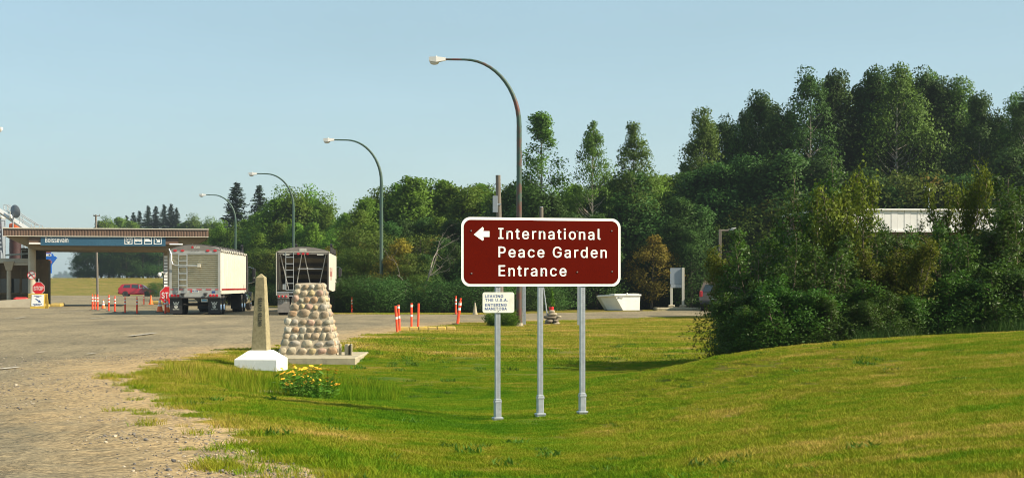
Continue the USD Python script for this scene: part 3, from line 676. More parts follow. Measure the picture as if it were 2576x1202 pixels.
for U, d_, s_, lb in ((959.5, 99, 1.0, 'green curved street lamp standing to the right of the second truck'), (738, 126.7, .985, 'curved street lamp rising just behind the open ended second trailer'), (592.5, 153.5, .97, 'farthest curved street lamp, seen above the first trailer roof')):
    lk.place('street_lamp', lb, 'street lamp', (gx(U, d_), d_, 0), 0, LG, (s_,) * 3)
lk.place('street_lamp', 'street lamp at the left edge of the picture, only its lamp head in view', 'street lamp', (gx(2, 92) - 3.3, 92, 0), 180, LG, (1, 1, 1.0))

# ------------------------------------------------------------------ delineators and cones
def delin(p):
    obj('post', lathe([(.0001, .0), (.052, .0), (.052, .82), (.046, .84), (.024, .86), (.022, .90), (.036, .92), (.034, .96), (.0001, .965)], 14), 'orange', p, smooth=35)
    for z in (.52, .70): obj('band', lathe([(.0535, z), (.0535, z + .09)], 14), 'reflective', p, smooth=True)
    obj('base', lathe([(.0001, .03), (.10, .03), (.19, .015), (.20, -.01), (.0001, -.01)], 14), 'rubber', p)
def slim(p):
    obj('post', lathe([(.0001, -.05), (.038, -.05), (.038, .84), (.034, .85), (.0001, .85)], 12), 'orange', p, smooth=35)
def slim_band(zs):
    def f(p):
        slim(p)
        for z in zs: obj('band', lathe([(.0392, z), (.0392, z + .075)], 12), 'reflective', p, smooth=True)
    return f
DG = 'orange delineator posts on the road'
dk = Kind(delin)
for U, V_, lb, s_ in ((232.5, 779, 'leftmost orange delineator of the cluster under the canopy sign', 1), (239, 778.2, 'middle orange delineator of the three standing close together', .98), (245.5, 780, 'right hand orange delineator of the three standing close together', 1),
                  (274, 782.5, 'first single orange delineator right of the cluster of three', 1), (289, 785, 'second single orange delineator right of the cluster of three', .95), (314.5, 787, 'orange delineator directly below the tail of the red van', .92), (344.5, 789, 'orange delineator below the middle of the red van', .94),
                  (362, 766.5, 'farther orange delineator in front of the red van nose', .95), (416, 789, 'orange delineator in front of the half hidden stop sign', .98),
                  (850.5, 783.5, 'orange delineator just right of the second truck', .92), (885, 786, 'nearer of two orange delineators beside the grey utility pedestal', .9), (891.5, 779.8, 'farther of two orange delineators beside the grey utility pedestal', .92), (1147, 791, 'upright orange delineator on the side road left of the white notice', 1.0)):
    d_ = gd(V_); dk.place('delineator', lb, 'delineator post', (gx(U, d_), d_, .0), 0, DG, (s_,) * 3)
def lean(path, deg, ax='Y'):
    x = UsdGeom.Xformable(stage.GetPrimAtPath(path)); x.AddRotateYOp().Set(float(deg))
for U, V_, zs, lb, dg, s_ in ((999.5, 835, [.42], 'front leaning slim orange marker post by the yellow curb', -4, 1.0), (1005.5, 831, [.40, .72], 'slim orange marker post with two bands beside the leaning one', -3, 1.02), (1035, 823.5, [.38, .72], 'slim orange marker post with two bands at the yellow curb end', 0, 1.02), (1051.5, 821.5, [], 'plain slim orange marker post without bands behind the yellow curb', 1.5, 1.0)):
    d_ = gd(V_); p = thing('marker_post', lb, 'marker post', (gx(U, d_), d_, g1(gx(U, d_), d_)), 0, 'slim orange marker posts at the lawn corner', (s_,) * 3); lean(p, dg); slim_band(zs)(p)
d_ = gd(815.5); p = thing('delineator', 'tilted orange delineator at the lawn edge left of the white notice', 'delineator post', (gx(1150.6, d_), d_, 0), 0, DG, (1.06,) * 3); lean(p, 7.5)
delin(p)
def cone(bands):
    def f(p):
        prof = [(.165, .03), (.025, .70), (.02, .715), (.0001, .715)]
        obj('cone_body', lathe([(.0001, .03)] + prof, 16), 'cone_orange', p, smooth=35)
        obj('base', bx(0, 0, .015, .38, .38, .03, .012), 'cone_orange' if not bands else 'rubber', p)
        for z0, z1 in bands:
            r = lambda z: .165 - (z - .03) * .14 / .67 + .0015
            obj('band', lathe([(r(z0), z0), (r(z1), z1)], 16), 'reflective', p, smooth=True)
    return f
ck, ck2 = Kind(cone([])), Kind(cone([(.30, .40), (.46, .60)]))
for K, U, V_, lb, s_ in ((ck, 379.5, 766, 'plain orange traffic cone below the red van front wheel', 1.05), (ck2, 260, 776.5, 'banded traffic cone in shade between the delineators', .85), (ck2, 402, 785, 'banded traffic cone beside the half hidden stop sign', 1.12), (ck2, 421, 786, 'banded traffic cone tucked behind the trailer corner', 1.05), (ck2, 4.5, 768.5, 'banded traffic cone before the dark booth windows', 1.1)):
    d_ = gd(V_); K.place('traffic_cone', lb, 'traffic cone', (gx(U, d_), d_, .0), 0, None, (s_,) * 3)

# ------------------------------------------------------------------ small roadside things
d_ = 57.0
cb = thing('curb_stop', 'faded yellow concrete parking curb at the lawn corner', 'curb', (gx(1072, d_), d_ + .4, -.01), 12)
obj('curb_body', cat(*[bx(-.78 + .32 * k, .012 * (k % 2), .055 + .006 * (k % 3), .31, .16, .13, .025) for k in range(6)]), 'faded_yellow', cb)
d_ = 97.0
up = thing('utility_pedestal', 'grey metal utility pedestal standing before the trees by the road', 'utility pedestal', (gx(911, d_), d_, 0), 0)
obj('stand', cyl((-.06, 0, -.05), (.02, 0, .55), .05, n=8), 'galvanised', up); obj('cabinet', cat(bx(.03, 0, .72, .18, .16, .42, .03), bx(.03, -.085, .7, .12, .02, .28, .005)), 'galvanised', up)
d_ = 88
cm = thing('marker_cone', 'small grey weathered cone marker on the verge left of the white notice', 'marker cone', (gx(1195, d_), d_, 0)); obj('cone_body', lathe([(.0001, 0), (.13, 0), (.03, .62), (.0001, .63)], 12), 'concrete', cm, smooth=35)

# two steel posts that carry a sign facing the other way, hidden by the brown sign
rb = thing('road_sign', 'grey steel posts of a road sign standing behind the brown sign', 'road sign', (gx(1388, 65.5), 65.5, 0), 0)
for U in (1318.5, 1457):
    xo = gx(U, 65.5) - gx(1388, 65.5)
    obj('post', cat(bx(xo, 0, 1.65, .14, .012, 3.4, .002), bx(xo - .064, .07, 1.65, .012, .14, 3.4), bx(xo + .064, .07, 1.65, .012, .14, 3.4)), 'galvanised', rb)
obj('sign_panel', plate(rrect(3.3, 1.5, .1, 0, 2.75), .16, .17), 'panel_back', rb)
for z in (2.3, 3.2): obj('brace', bx(0, .152, z, 3.0, .014, .06), 'galvanised', rb)
# utility poles
d_ = 70
p = thing('utility_pole', 'weathered wooden utility pole with a grey box above the brown sign', 'utility pole', (gx(1253, d_), d_, 0))
obj('pole', cyl((.12, 0, -.1), (0, 0, gz(441, d_)), .13, .10), 'pole_wood', p)
obj('transformer_box', bx(-.12, -.13, gz(514, d_), .2, .06, .68, .01), 'panel_back', p)
obj('bracket', cat(cyl((-.2, -.02, gz(470, d_)), (.0, 0, gz(455, d_)), .015, n=6), bx(-.03, -.1, gz(514, d_), .3, .04, .06)), 'galvanised', p)
p = thing('wooden_post', 'weathered wooden post whose top shows above the brown sign', 'post', (gx(1361, 80), 80, 0))
obj('timber', cyl((0, 0, -.1), (.02, 0, gz(521, 80)), .10, .085), 'pole_wood', p); obj('cap', cyl((.02, 0, gz(521, 80)), (.02, 0, gz(519.5, 80)), .09, .06), 'galvanised', p)
d_ = 225
p = thing('utility_pole', 'tall wooden utility pole seen through the station canopy', 'utility pole', (gx(243, d_), d_, 0))
obj('pole', cyl((.15, 0, -.1), (-.1, 0, gz(540, d_)), .17, .12), 'pole_wood', p); obj('crossarm', cat(bx(0, 0, gz(543, d_), .9, .1, .1), cyl((-.35, 0, gz(543, d_)), (-.35, 0, gz(539, d_)), .05), cyl((.35, 0, gz(543, d_)), (.35, 0, gz(539, d_)), .05)), 'pole_wood', p)
# stacked stone figure with a potted cedar on it
d_ = 66.5
ik = thing('inukshuk', 'stacked flat stone cairn figure at the edge of the side road', 'stone cairn', (gx(1388, d_), d_, gz(818, d_)))
def q(px_, py_): return ((px_ - 755) / 7.07 / 1.59 / FPX * d_, (1075 - py_) / 7.07 / 1.59 / FPX * d_)
ri = np.random.default_rng(8)
for (x0, y0, x1, y1, mt, dep) in ((540, 1010, 790, 1080, 'boulder_dark', .6), (770, 975, 970, 1080, 'boulder', .55), (570, 905, 800, 1010, 'boulder_dark', .6), (780, 900, 940, 985, 'boulder_dark', .6), (535, 805, 910, 900, 'boulder_dark', .5), (890, 805, 1020, 860, 'boulder', .45), (640, 720, 900, 812, 'boulder', .5), (670, 645, 840, 735, 'boulder', .4)):
    (xa, za), (xb, zb_) = q(x0, y1), q(x1, y0)
    m = rock((xb - xa) * 1.08, dep, (zb_ - za) * 1.16, ri, 2, .10); obj('stone', shift(m, (xa + xb) / 2, 0, (za + zb_) / 2), mt, ik, smooth=True)
obj('rod', cyl((q(625, 800)[0], -.1, q(625, 800)[1]), (q(520, 30)[0], -.1, q(520, 0)[1]), .028, .02, 8), 'galvanised', ik)
xp, zp = q(745, 650)
pt_ = thing('potted_cedar', 'small green cedar in a red pot atop the stacked stones', 'potted plant', (gx(1388, d_) + xp, d_ + .02, gz(818, d_) + zp - .02))
obj('pot', lathe([(.0001, 0), (.085, 0), (.105, .155), (.10, .165), (.0001, .15)], 14), 'pot_red', pt_, smooth=35)

# dumpster
d_ = 102
du = thing('dumpster', 'white wheeled metal dumpster with one sloping end before the dark trees', 'dumpster', (gx(1566, d_), d_, 0), 14)
k = d_ / FPX * 1.02
def dx(px_): return ((2300 + px_ / 2.862) / 1.59 - 1578) * k
def dz(py_): return (778.5 - (950 + py_ / 2.862) / 1.59) * k + .02
xa, xb, xc, xd = dx(330), dx(760), dx(430), dx(755)
zt, zb = dz(665), dz(822)
dep = 1.5
hv = np.array([(xa, -dep / 2, zt), (xb, -dep / 2, zt + .06), (xd, -dep / 2, zb), (xc, -dep / 2, zb), (xa, dep / 2, zt), (xb, dep / 2, zt + .06), (xd, dep / 2, zb), (xc, dep / 2, zb)])
# the near long side is flat on the right and folds back towards the left end
xm0, xm1 = dx(465), dx(560)
body = cat(trimesh.convex.convex_hull(np.array([(xm0, -dep / 2, zt + .03), (xb, -dep / 2, zt + .06), (xd, -dep / 2, zb), (xm1, -dep / 2, zb), (xc, .1, zb), (xa, .15, zt), (xa, dep / 2, zt), (xb, dep / 2, zt + .06), (xd, dep / 2, zb), (xc, dep / 2, zb)])))
obj('hopper', body, 'dumpster_white', du)
obj('rim', cat(bx((xm0 + xb) / 2, -dep / 2 - .02, zt + .06, xb - xm0 + .1, .08, .09, .01), bx(xb + .02, 0, zt + .06, .08, dep, .09, .01), tube([(xm0, -dep / 2 - .02, zt + .04), (xa - .08, .12, zt)], .05, 6)), 'dumpster_white', du)
obj('lid', bx((xm0 + xb) / 2 + .05, .1, zt + .125, (xb - xm0) * .98, dep * .8, .03, .01, ry=-.02), 'old_white', du)
obj('lid_hinge', bx(dx(605), -dep / 2 - .03, zt + .13, .09, .09, .14, .02), 'old_white', du)
obj('lift_bar', tube([(dx(500), -dep / 2 - .03, dz(690)), (dx(510), -dep / 2 - .06, dz(672)), (dx(550), -dep / 2 - .06, dz(672)), (dx(556), -dep / 2 - .03, dz(685))], .02, 6), 'galvanised', du)
obj('frame', cat(bx((xm1 + xd) / 2, -dep / 2 + .1, zb - .02, xd - xm1 + .4, .1, .06), bx((xc + xd) / 2, dep / 2 - .1, zb - .02, xd - xc, .1, .06)), 'chassis', du)
for xq, yq in ((dx(440), .3), (dx(565), -dep / 2 + .12), (dx(725), -dep / 2 + .12), (dx(620), dep / 2 - .1)):
    w_ = obj('caster', cat(shift(lathe([(.03, -.04), (.09, -.04), (.105, -.02), (.105, .02), (.09, .04), (.03, .04)], 14, 'x'), xq, yq, .105), bx(xq, yq, .2, .03, .05, .1)), 'rubber', du)
    obj('hub', shift(lathe([(.0001, -.05), (.05, -.045), (.05, .045), (.0001, .05)], 10, 'x'), xq, yq, .105), 'galvanised', w_)
# blank board on two posts on a kerbed island
d_ = 104
nb = thing('notice_board', 'blank grey board on two white posts with concrete footings', 'notice board', (gx(1702, d_), d_, .12), -3)
k = d_ / FPX
bz = lambda py_: (775 - (950 + py_ / 2.862) / 1.59) * k
bxx = lambda px_: ((2300 + px_ / 2.862) / 1.59 - 1702) * k
obj('board', cat(bx((bxx(1088) + bxx(1232)) / 2, .02, (bz(350) + bz(534)) / 2, bxx(1232) - bxx(1088), .05, bz(350) - bz(534), .01)), 'panel_back', nb)
obj('name_strip', bx((bxx(1095) + bxx(1228)) / 2, .0, (bz(536) + bz(575)) / 2, bxx(1228) - bxx(1095), .04, bz(536) - bz(575), .008), 'galvanised', nb)
for a_, tp in ((1104, 560), (1236, 346)):
    obj('post', bx(bxx(a_), .06 - (.09 if a_ > 1200 else 0), bz(tp) / 2, .15, .15, bz(tp), .01), 'trim_pale', nb)
    obj('footing', bx(bxx(a_), .03, .10, .42, .42, .22, .05), 'concrete', nb)
obj('island_kerb', cat(bx(gx(1700, 104) + .2, 104.4, .03, 2.9, 3.0, .24, .04)), 'concrete', label='low concrete island under the blank notice board', cat='kerb')
# yard lamp on a square wooden pole
d_ = 84
yl = thing('yard_lamp', 'yard lamp on a pale wooden pole beside the large bushes', 'lamp post', (gx(1811.5, d_), d_, 0))
zt = gz(577, d_)
obj('pole', cat(bx(0, 0, zt / 2, .13, .13, zt, .01)), 'pole_wood', yl); obj('arm', tube([(0, 0, zt - .05), (.3, 0, zt - .06), (.62, 0, zt)], .05, 6), 'pole_wood', yl)
obj('lamp_head', cat(trimesh.convex.convex_hull(np.array([(.5, j * .05, zt - .04) for j in (-1, 1)] + [(.55, j * .08, zt + .06) for j in (-1, 1)] + [(.78, j * .08, zt + .10) for j in (-1, 1)] + [(.78, j * .08, zt + .0) for j in (-1, 1)]))), 'lamp_grey', yl)
# ------------------------------------------------------------------ grain trucks
def wheel(parent, x, y, r=.52, w=.27, rim='chrome', side=1):
    t = obj('wheel', shift(lathe([(r * .56, -w / 2 + .02), (r * .9, -w / 2), (r, -w / 2 + .035), (r, w / 2 - .035), (r * .9, w / 2), (r * .56, w / 2 - .02)], 28, 'x'), x, y, r), 'rubber', parent, smooth=35)
    s = side
    obj('rim', shift(lathe([(.0001, s * .02), (r * .2, s * .05), (r * .24, -s * .02), (r * .48, -s * .05), (r * .57, s * (w / 2 - .015))], 24, 'x'), x, y, r), rim, t, smooth=40)
def disc(cx, y, cz, r, d=.03, n=14, ex=1.0):
    m = lathe([(.0001, 0), (r * .8, .0), (r, .3 * d), (r, d), (.0001, d)], n)
    v = m.vertices.copy(); m.vertices = np.stack([v[:, 0] * ex + cx, v[:, 2] - d + y, v[:, 1] + cz], 1)
    return m
def emblem(parent, cx, y, cz, s):
    W = LineString([(-.42, .5), (-.22, .12), (0, .42), (.22, .12), (.42, .5)]).buffer(.055, cap_style=2, join_style=2)
    T = sbox(-.36, .02, .36, .12).union(sbox(-.055, -.40, .055, .02)).union(LineString([(-.2, -.16), (-.18, -.36), (0, -.44), (.18, -.36), (.2, -.16)]).buffer(.06, cap_style=2))
    g = shapely.affinity.translate(shapely.affinity.scale(shapely.union_all([W, T]), s, s, origin=(0, 0)), cx, cz)
    obj('emblem', cat(plate(g, y - .004, y), shift(text('WILSON TRAILER', .045, .003, True, 0, s * .95), cx - s * .48, y - .001, cz - s * .72)), 'old_white', parent)
def tarp(w, zs, za, y0, y1, overhang=.03, waves=10):
    n, m = 22, 40
    xs_ = np.linspace(-w / 2 - overhang, w / 2 + overhang, n); ys_ = np.linspace(y0, y1, m)
    Xt, Yt = np.meshgrid(xs_, ys_); u = (Xt / (w / 2 + overhang))
    Zt = zs + (za - zs) * (1 - np.abs(u) ** 2.2) + .012 * np.cos(Yt * 2 * np.pi / 1.15) * (1 - u ** 2)
    Vt_ = np.stack([Xt.ravel(), Yt.ravel(), Zt.ravel()], 1); i = np.arange(n * m).reshape(m, n)
    Ft = np.vstack([np.stack([i[:-1, :-1].ravel(), i[:-1, 1:].ravel(), i[1:, 1:].ravel()], 1), np.stack([i[:-1, :-1].ravel(), i[1:, 1:].ravel(), i[1:, :-1].ravel()], 1)])
    edge = np.vstack([np.column_stack([xs_, np.full(n, y0), zs + (za - zs) * (1 - np.abs(xs_ / (w / 2 + overhang)) ** 2.2)]), np.column_stack([xs_, np.full(n, y0), np.full(n, zs - .06)])])
    return trimesh.Trimesh(Vt_, Ft, process=False), edge

def endcap(w, zs, za, y):
    xs_ = np.linspace(-w / 2, w / 2, 30); top = [(x, zs + (za - zs) * (1 - abs(x / (w / 2)) ** 2.2)) for x in xs_]
    return plate(Polygon(top + [(w / 2, zs - .09), (-w / 2, zs - .09)]), y, y + .03)
def tractor(p, L, col, w=2.4):
    y0 = L + .75
    obj('cab', cat(trimesh.convex.convex_hull(np.array([(i * 1.18, y0, 1.0) for i in (-1, 1)] + [(i * 1.18, y0, 3.0) for i in (-1, 1)] + [(i * 1.05, y0 + .3, 3.45) for i in (-1, 1)] + [(i * 1.05, y0 + 1.6, 3.3) for i in (-1, 1)] + [(i * 1.12, y0 + 2.5, 2.3) for i in (-1, 1)] + [(i * 1.12, y0 + 2.5, 1.0) for i in (-1, 1)]))), col, p, smooth=30)
    obj('hood', trimesh.convex.convex_hull(np.array([(i * .95, y0 + 2.45, 1.0) for i in (-1, 1)] + [(i * .85, y0 + 2.45, 2.2) for i in (-1, 1)] + [(i * .8, y0 + 4.3, 1.9) for i in (-1, 1)] + [(i * .8, y0 + 4.4, 1.0) for i in (-1, 1)])), col, p, smooth=30)
    for s in (-1, 1):
        obj('fender', shift(trimesh.convex.convex_hull(np.array([(s * .75, -.65, .55), (s * 1.2, -.65, .6), (s * .75, -.4, 1.15), (s * 1.2, -.4, 1.1), (s * .75, .4, 1.15), (s * 1.2, .4, 1.1), (s * .75, .65, .6), (s * 1.2, .65, .6)])), 0, y0 + 3.5, 0), col, p, smooth=30)
        obj('fuel_tank', shift(lathe([(.0001, -.6), (.30, -.58), (.32, -.5), (.32, .5), (.30, .58), (.0001, .6)], 18, 'y'), s * .98, y0 + 1.0, .72), 'chrome', p, smooth=35)
        obj('step', cat(bx(s * 1.08, y0 + 2.1, .5, .25, .8, .05), bx(s * 1.08, y0 + 2.1, .8, .25, .8, .05)), 'chrome', p)
        mr = obj('mirror_arm', cat(tube([(s * 1.1, y0 + 2.3, 2.6), (s * 1.42, y0 + 2.35, 2.55), (s * 1.42, y0 + 2.35, 1.7), (s * 1.1, y0 + 2.35, 1.65)], .02, 6)), 'chrome', p)
        obj('mirror', cat(bx(s * 1.42, y0 + 2.33, 2.25, .2, .1, .5, .03), bx(s * 1.42, y0 + 2.33, 1.85, .2, .1, .2, .03)), 'black_plastic', mr)
        obj('exhaust_stack', tube([(s * 1.0, y0 - .15, 1.2), (s * 1.0, y0 - .15, 3.7), (s * 1.0, y0 - .25, 3.85)], .075, 10), 'black_plastic', p)
        wheel(p, s * .98, y0 + 3.5, .5, .28, 'chrome', s)
        for yy in (L - 1.15, L + .1):
            for xx in (.80, 1.10): wheel(p, s * xx, yy, .5, .26, 'chrome', s)
        obj('mud_flap', bx(s * .95, L - 1.85, .55, .6, .02, .75), 'black_plastic', p)
    obj('tractor_frame', cat(bx(-.42, y0 + .9, .8, .12, 6.8, .25), bx(.42, y0 + .9, .8, .12, 6.8, .25), bx(0, L - .5, 1.15, 1.0, 1.0, .12)), 'chassis', p)

def truck_one(p):
    W, L, zb, zt, za = 2.6, 11.6, .86, 3.28, 3.60
    h = W / 2
    # the back end: white frame round polished corrugated sheet
    zlo, zhi = 1.37, 3.12
    obj('end_frame', cat(bx(-h + .06, .03, (zb + zt) / 2, .12, .10, zt - zb), bx(h - .06, .03, (zb + zt) / 2, .12, .10, zt - zb), bx(0, .03, (zhi + zt) / 2, W - .24, .09, zt - zhi), bx(0, .03, (zb + zlo) / 2, W - .24, .09, zlo - zb)), 'trailer_grey', p)
    n = 17; pitch = (zhi - zlo) / n
    for k in range(n):
        z = zlo + (k + .5) * pitch; a = np.linspace(0, np.pi, 7)
        prof = [(.0, z - pitch / 2)] + [(.012 + .03 * math.sin(t), z - math.cos(t) * pitch * .40) for t in a] + [(.0, z + pitch / 2)]
        pr = np.array(prof); m = len(pr); Vs = np.vstack([np.column_stack([np.full(m, s * (h - .12)), .06 - pr[:, 0], pr[:, 1]]) for s in (-1, 1)])
        Fs = [(i, i + m, i + 1) for i in range(m - 1)] + [(i + 1, i + m, i + m + 1) for i in range(m - 1)]
        obj('slat', trimesh.Trimesh(Vs, Fs, process=False), 'polished', p, smooth=True)
    for s in (-1, 1):
        obj('side_panel', cat(bx(s * (h - .02), L / 2 + .07, (1.24 + zt) / 2, .04, L - .1, zt - 1.24), *[bx(s * (h + .006), .6 + k * .92, (1.24 + zt) / 2, .012, .02, zt - 1.26) for k in range(12)]), 'trailer_white', p)
        obj('side_rail', cat(bx(s * (h - .01), L / 2 + .1, 1.15, .07, L - .3, .17), bx(s * (h - .01), L / 2 + .1, zt + .01, .09, L, .09)), 'trim_pale', p)
        obj('stripe', bx(s * (h + .018), L / 2 + .2, 1.30, .006, L - .6, .08), 'tail_red', p)
        obj('mud_flap', bx(s * .98, .12, .46, .62, .02, .82), 'black_plastic', p)
        emblem(numbered_last('mud_flap', p), s * .98, .108, .50, .34)
        for xx in (.82, 1.13):
            for yy in (.75, 2.0): wheel(p, s * xx, yy, .51, .27, 'chrome', s)
    tp, _ = tarp(W, zt + .03, za, .12, L + .1)
    obj('tarp', tp, 'tarp_grey', p, smooth=True)
    ec = obj('tarp_end', endcap(W + .06, zt + .06, za, .04), 'tarp_grey', p)
    obj('lettering', shift(text('WILSON', .10, .003, True, .0, .30), -.06, .038, zt + .14), 'old_white', ec)
    obj('badge', bx(-.13, .036, zt + .19, .09, .01, .11), 'tail_red', ec)
    obj('tarp_bow', cat(*[tube([(h * math.sin(t), .35 + k * 1.1, zt + .05 + (za - zt - .03) * max(0, math.cos(t)) ** .8) for t in np.linspace(-1.5, 1.5, 9)], .018, 5) for k in range(10)]), 'chassis', p)
    for k in range(14): obj('tarp_hook', bx(h + .05, .3 + k * .8, zt - .02, .04, .14, .12, .01), 'chassis', p)
    obj('bumper', cat(bx(0, .02, .885, W, .14, .05), bx(0, .0, .85, W, .02, .03)), 'chassis', p)
    xq = lambda u: (u - 522) / 281.0 * .98
    zq = lambda v: (1122 - v) / 281.0
    for u in (233, 340, 712, 820): obj('marker_light', disc(xq(u), -.02, zq(197), .055, .02, 14, 1.8), 'tail_red', p)
    for u in (480, 527, 572): obj('small_lamp', disc(xq(u), -.02, zq(199), .02, .02, 8), 'black_plastic', p)
    for u, w_ in ((188, 50), (318, 68), (450, 75), (585, 80), (725, 80), (845, 45)): obj('reflector', bx(xq(u), -.022, zq(757), w_ / 290, .006, .05), 'tail_red', p)
    for u in (188, 233, 278, 752, 798, 845): obj('tail_light', disc(xq(u), -.022, zq(845), .072, .03), 'tail_red', p)
    for u in (342, 680): obj('work_lamp', cat(disc(xq(u), -.04, zq(836), .07, .06), bx(xq(u), -.01, zq(815), .2, .05, .06, .01)), 'black_plastic', p)
    bd = obj('badge_plate', bx(xq(518), -.022, zq(787), .42, .006, .13), 'old_white', p)
    obj('lettering', shift(text('WILSON', .085, .003, True, 0, .30), xq(518) - .12, -.0255, zq(795)), 'letter_blue', bd)
    obj('badge', bx(xq(470), -.027, zq(785), .07, .006, .11), 'tail_red', bd)
    obj('data_plate', bx(xq(798), -.022, zq(794), .17, .006, .11), 'letter_blue', p)
    lp = obj('licence_plate', bx(xq(658), .05, .80 - .055, .33, .01, .17), 'old_white', p)
    obj('plate_print', bx(xq(658), .043, .80 - .05, .26, .004, .10), 'plate_blue', lp)
    ld = thing_part('ladder', cat(bx(xq(286), -.09, 2.08, .05, .04, 2.05), bx(xq(410), -.09, 2.08, .05, .04, 2.05), *[bx(xq(u), -.045, z, .05, .07, .04) for u in (286, 410) for z in (1.2, 2.2, 3.0)]), 'aluminium', p)
    for v in (255, 345, 432, 525, 615, 700, 800): obj('rung', bx(xq(348), -.095, zq(v), .43, .045, .055), 'aluminium', ld)
    obj('crank_pipe', tube([(-h - .02, -.04, zq(170)), (xq(183), -.08, zq(260)), (xq(186), -.10, zq(350)), (xq(205), -.14, zq(395)), (xq(260), -.14, zq(412)), (xq(560), -.14, zq(415))], .03, 8), 'aluminium', p, smooth=True)
    obj('crank_box', bx(xq(585), -.12, zq(415), .16, .12, .17, .01), 'trim_pale', p)
    obj('frame_rail', cat(bx(-.5, L / 2, .98, .12, L - .6, .22), bx(.5, L / 2, .98, .12, L - .6, .22), *[bx(0, k, 1.03, W - .3, .08, .12) for k in np.arange(.6, L, 1.2)], *[cyl((-1.15, yy, .51), (1.15, yy, .51), .07, n=8) for yy in (.75, 2.0)]), 'chassis', p)
    obj('hopper', trimesh.convex.convex_hull(np.array([(i * 1.1, yy, 1.2) for i in (-1, 1) for yy in (3.0, 5.6)] + [(i * .35, yy, .62) for i in (-1, 1) for yy in (4.0, 4.6)])), 'trailer_grey', p)
    obj('hopper', trimesh.convex.convex_hull(np.array([(i * 1.1, yy, 1.2) for i in (-1, 1) for yy in (5.8, 8.4)] + [(i * .35, yy, .62) for i in (-1, 1) for yy in (6.8, 7.4)])), 'trailer_grey', p)
    obj('end_pipe', tube([(h + .05, L - .1, 1.1), (h + .06, L + .05, 2.4), (h + .02, L + .02, zt)], .06, 8), 'chassis', p)
    obj('landing_gear', cat(*[bx(s * .7, L - 3.0, .75, .14, .14, .7) for s in (-1, 1)], bx(0, L - 3, .7, 1.4, .06, .06)), 'chassis', p)
    tractor(p, L, 'tractor_black')
def thing_part(name, mesh, m, p): return obj(name, mesh, m, p)
def numbered_last(name, p):
    n = USED[(p, name)]
    return f'{p}/{name}' if n == 0 else f'{p}/{name}_{n:03d}'

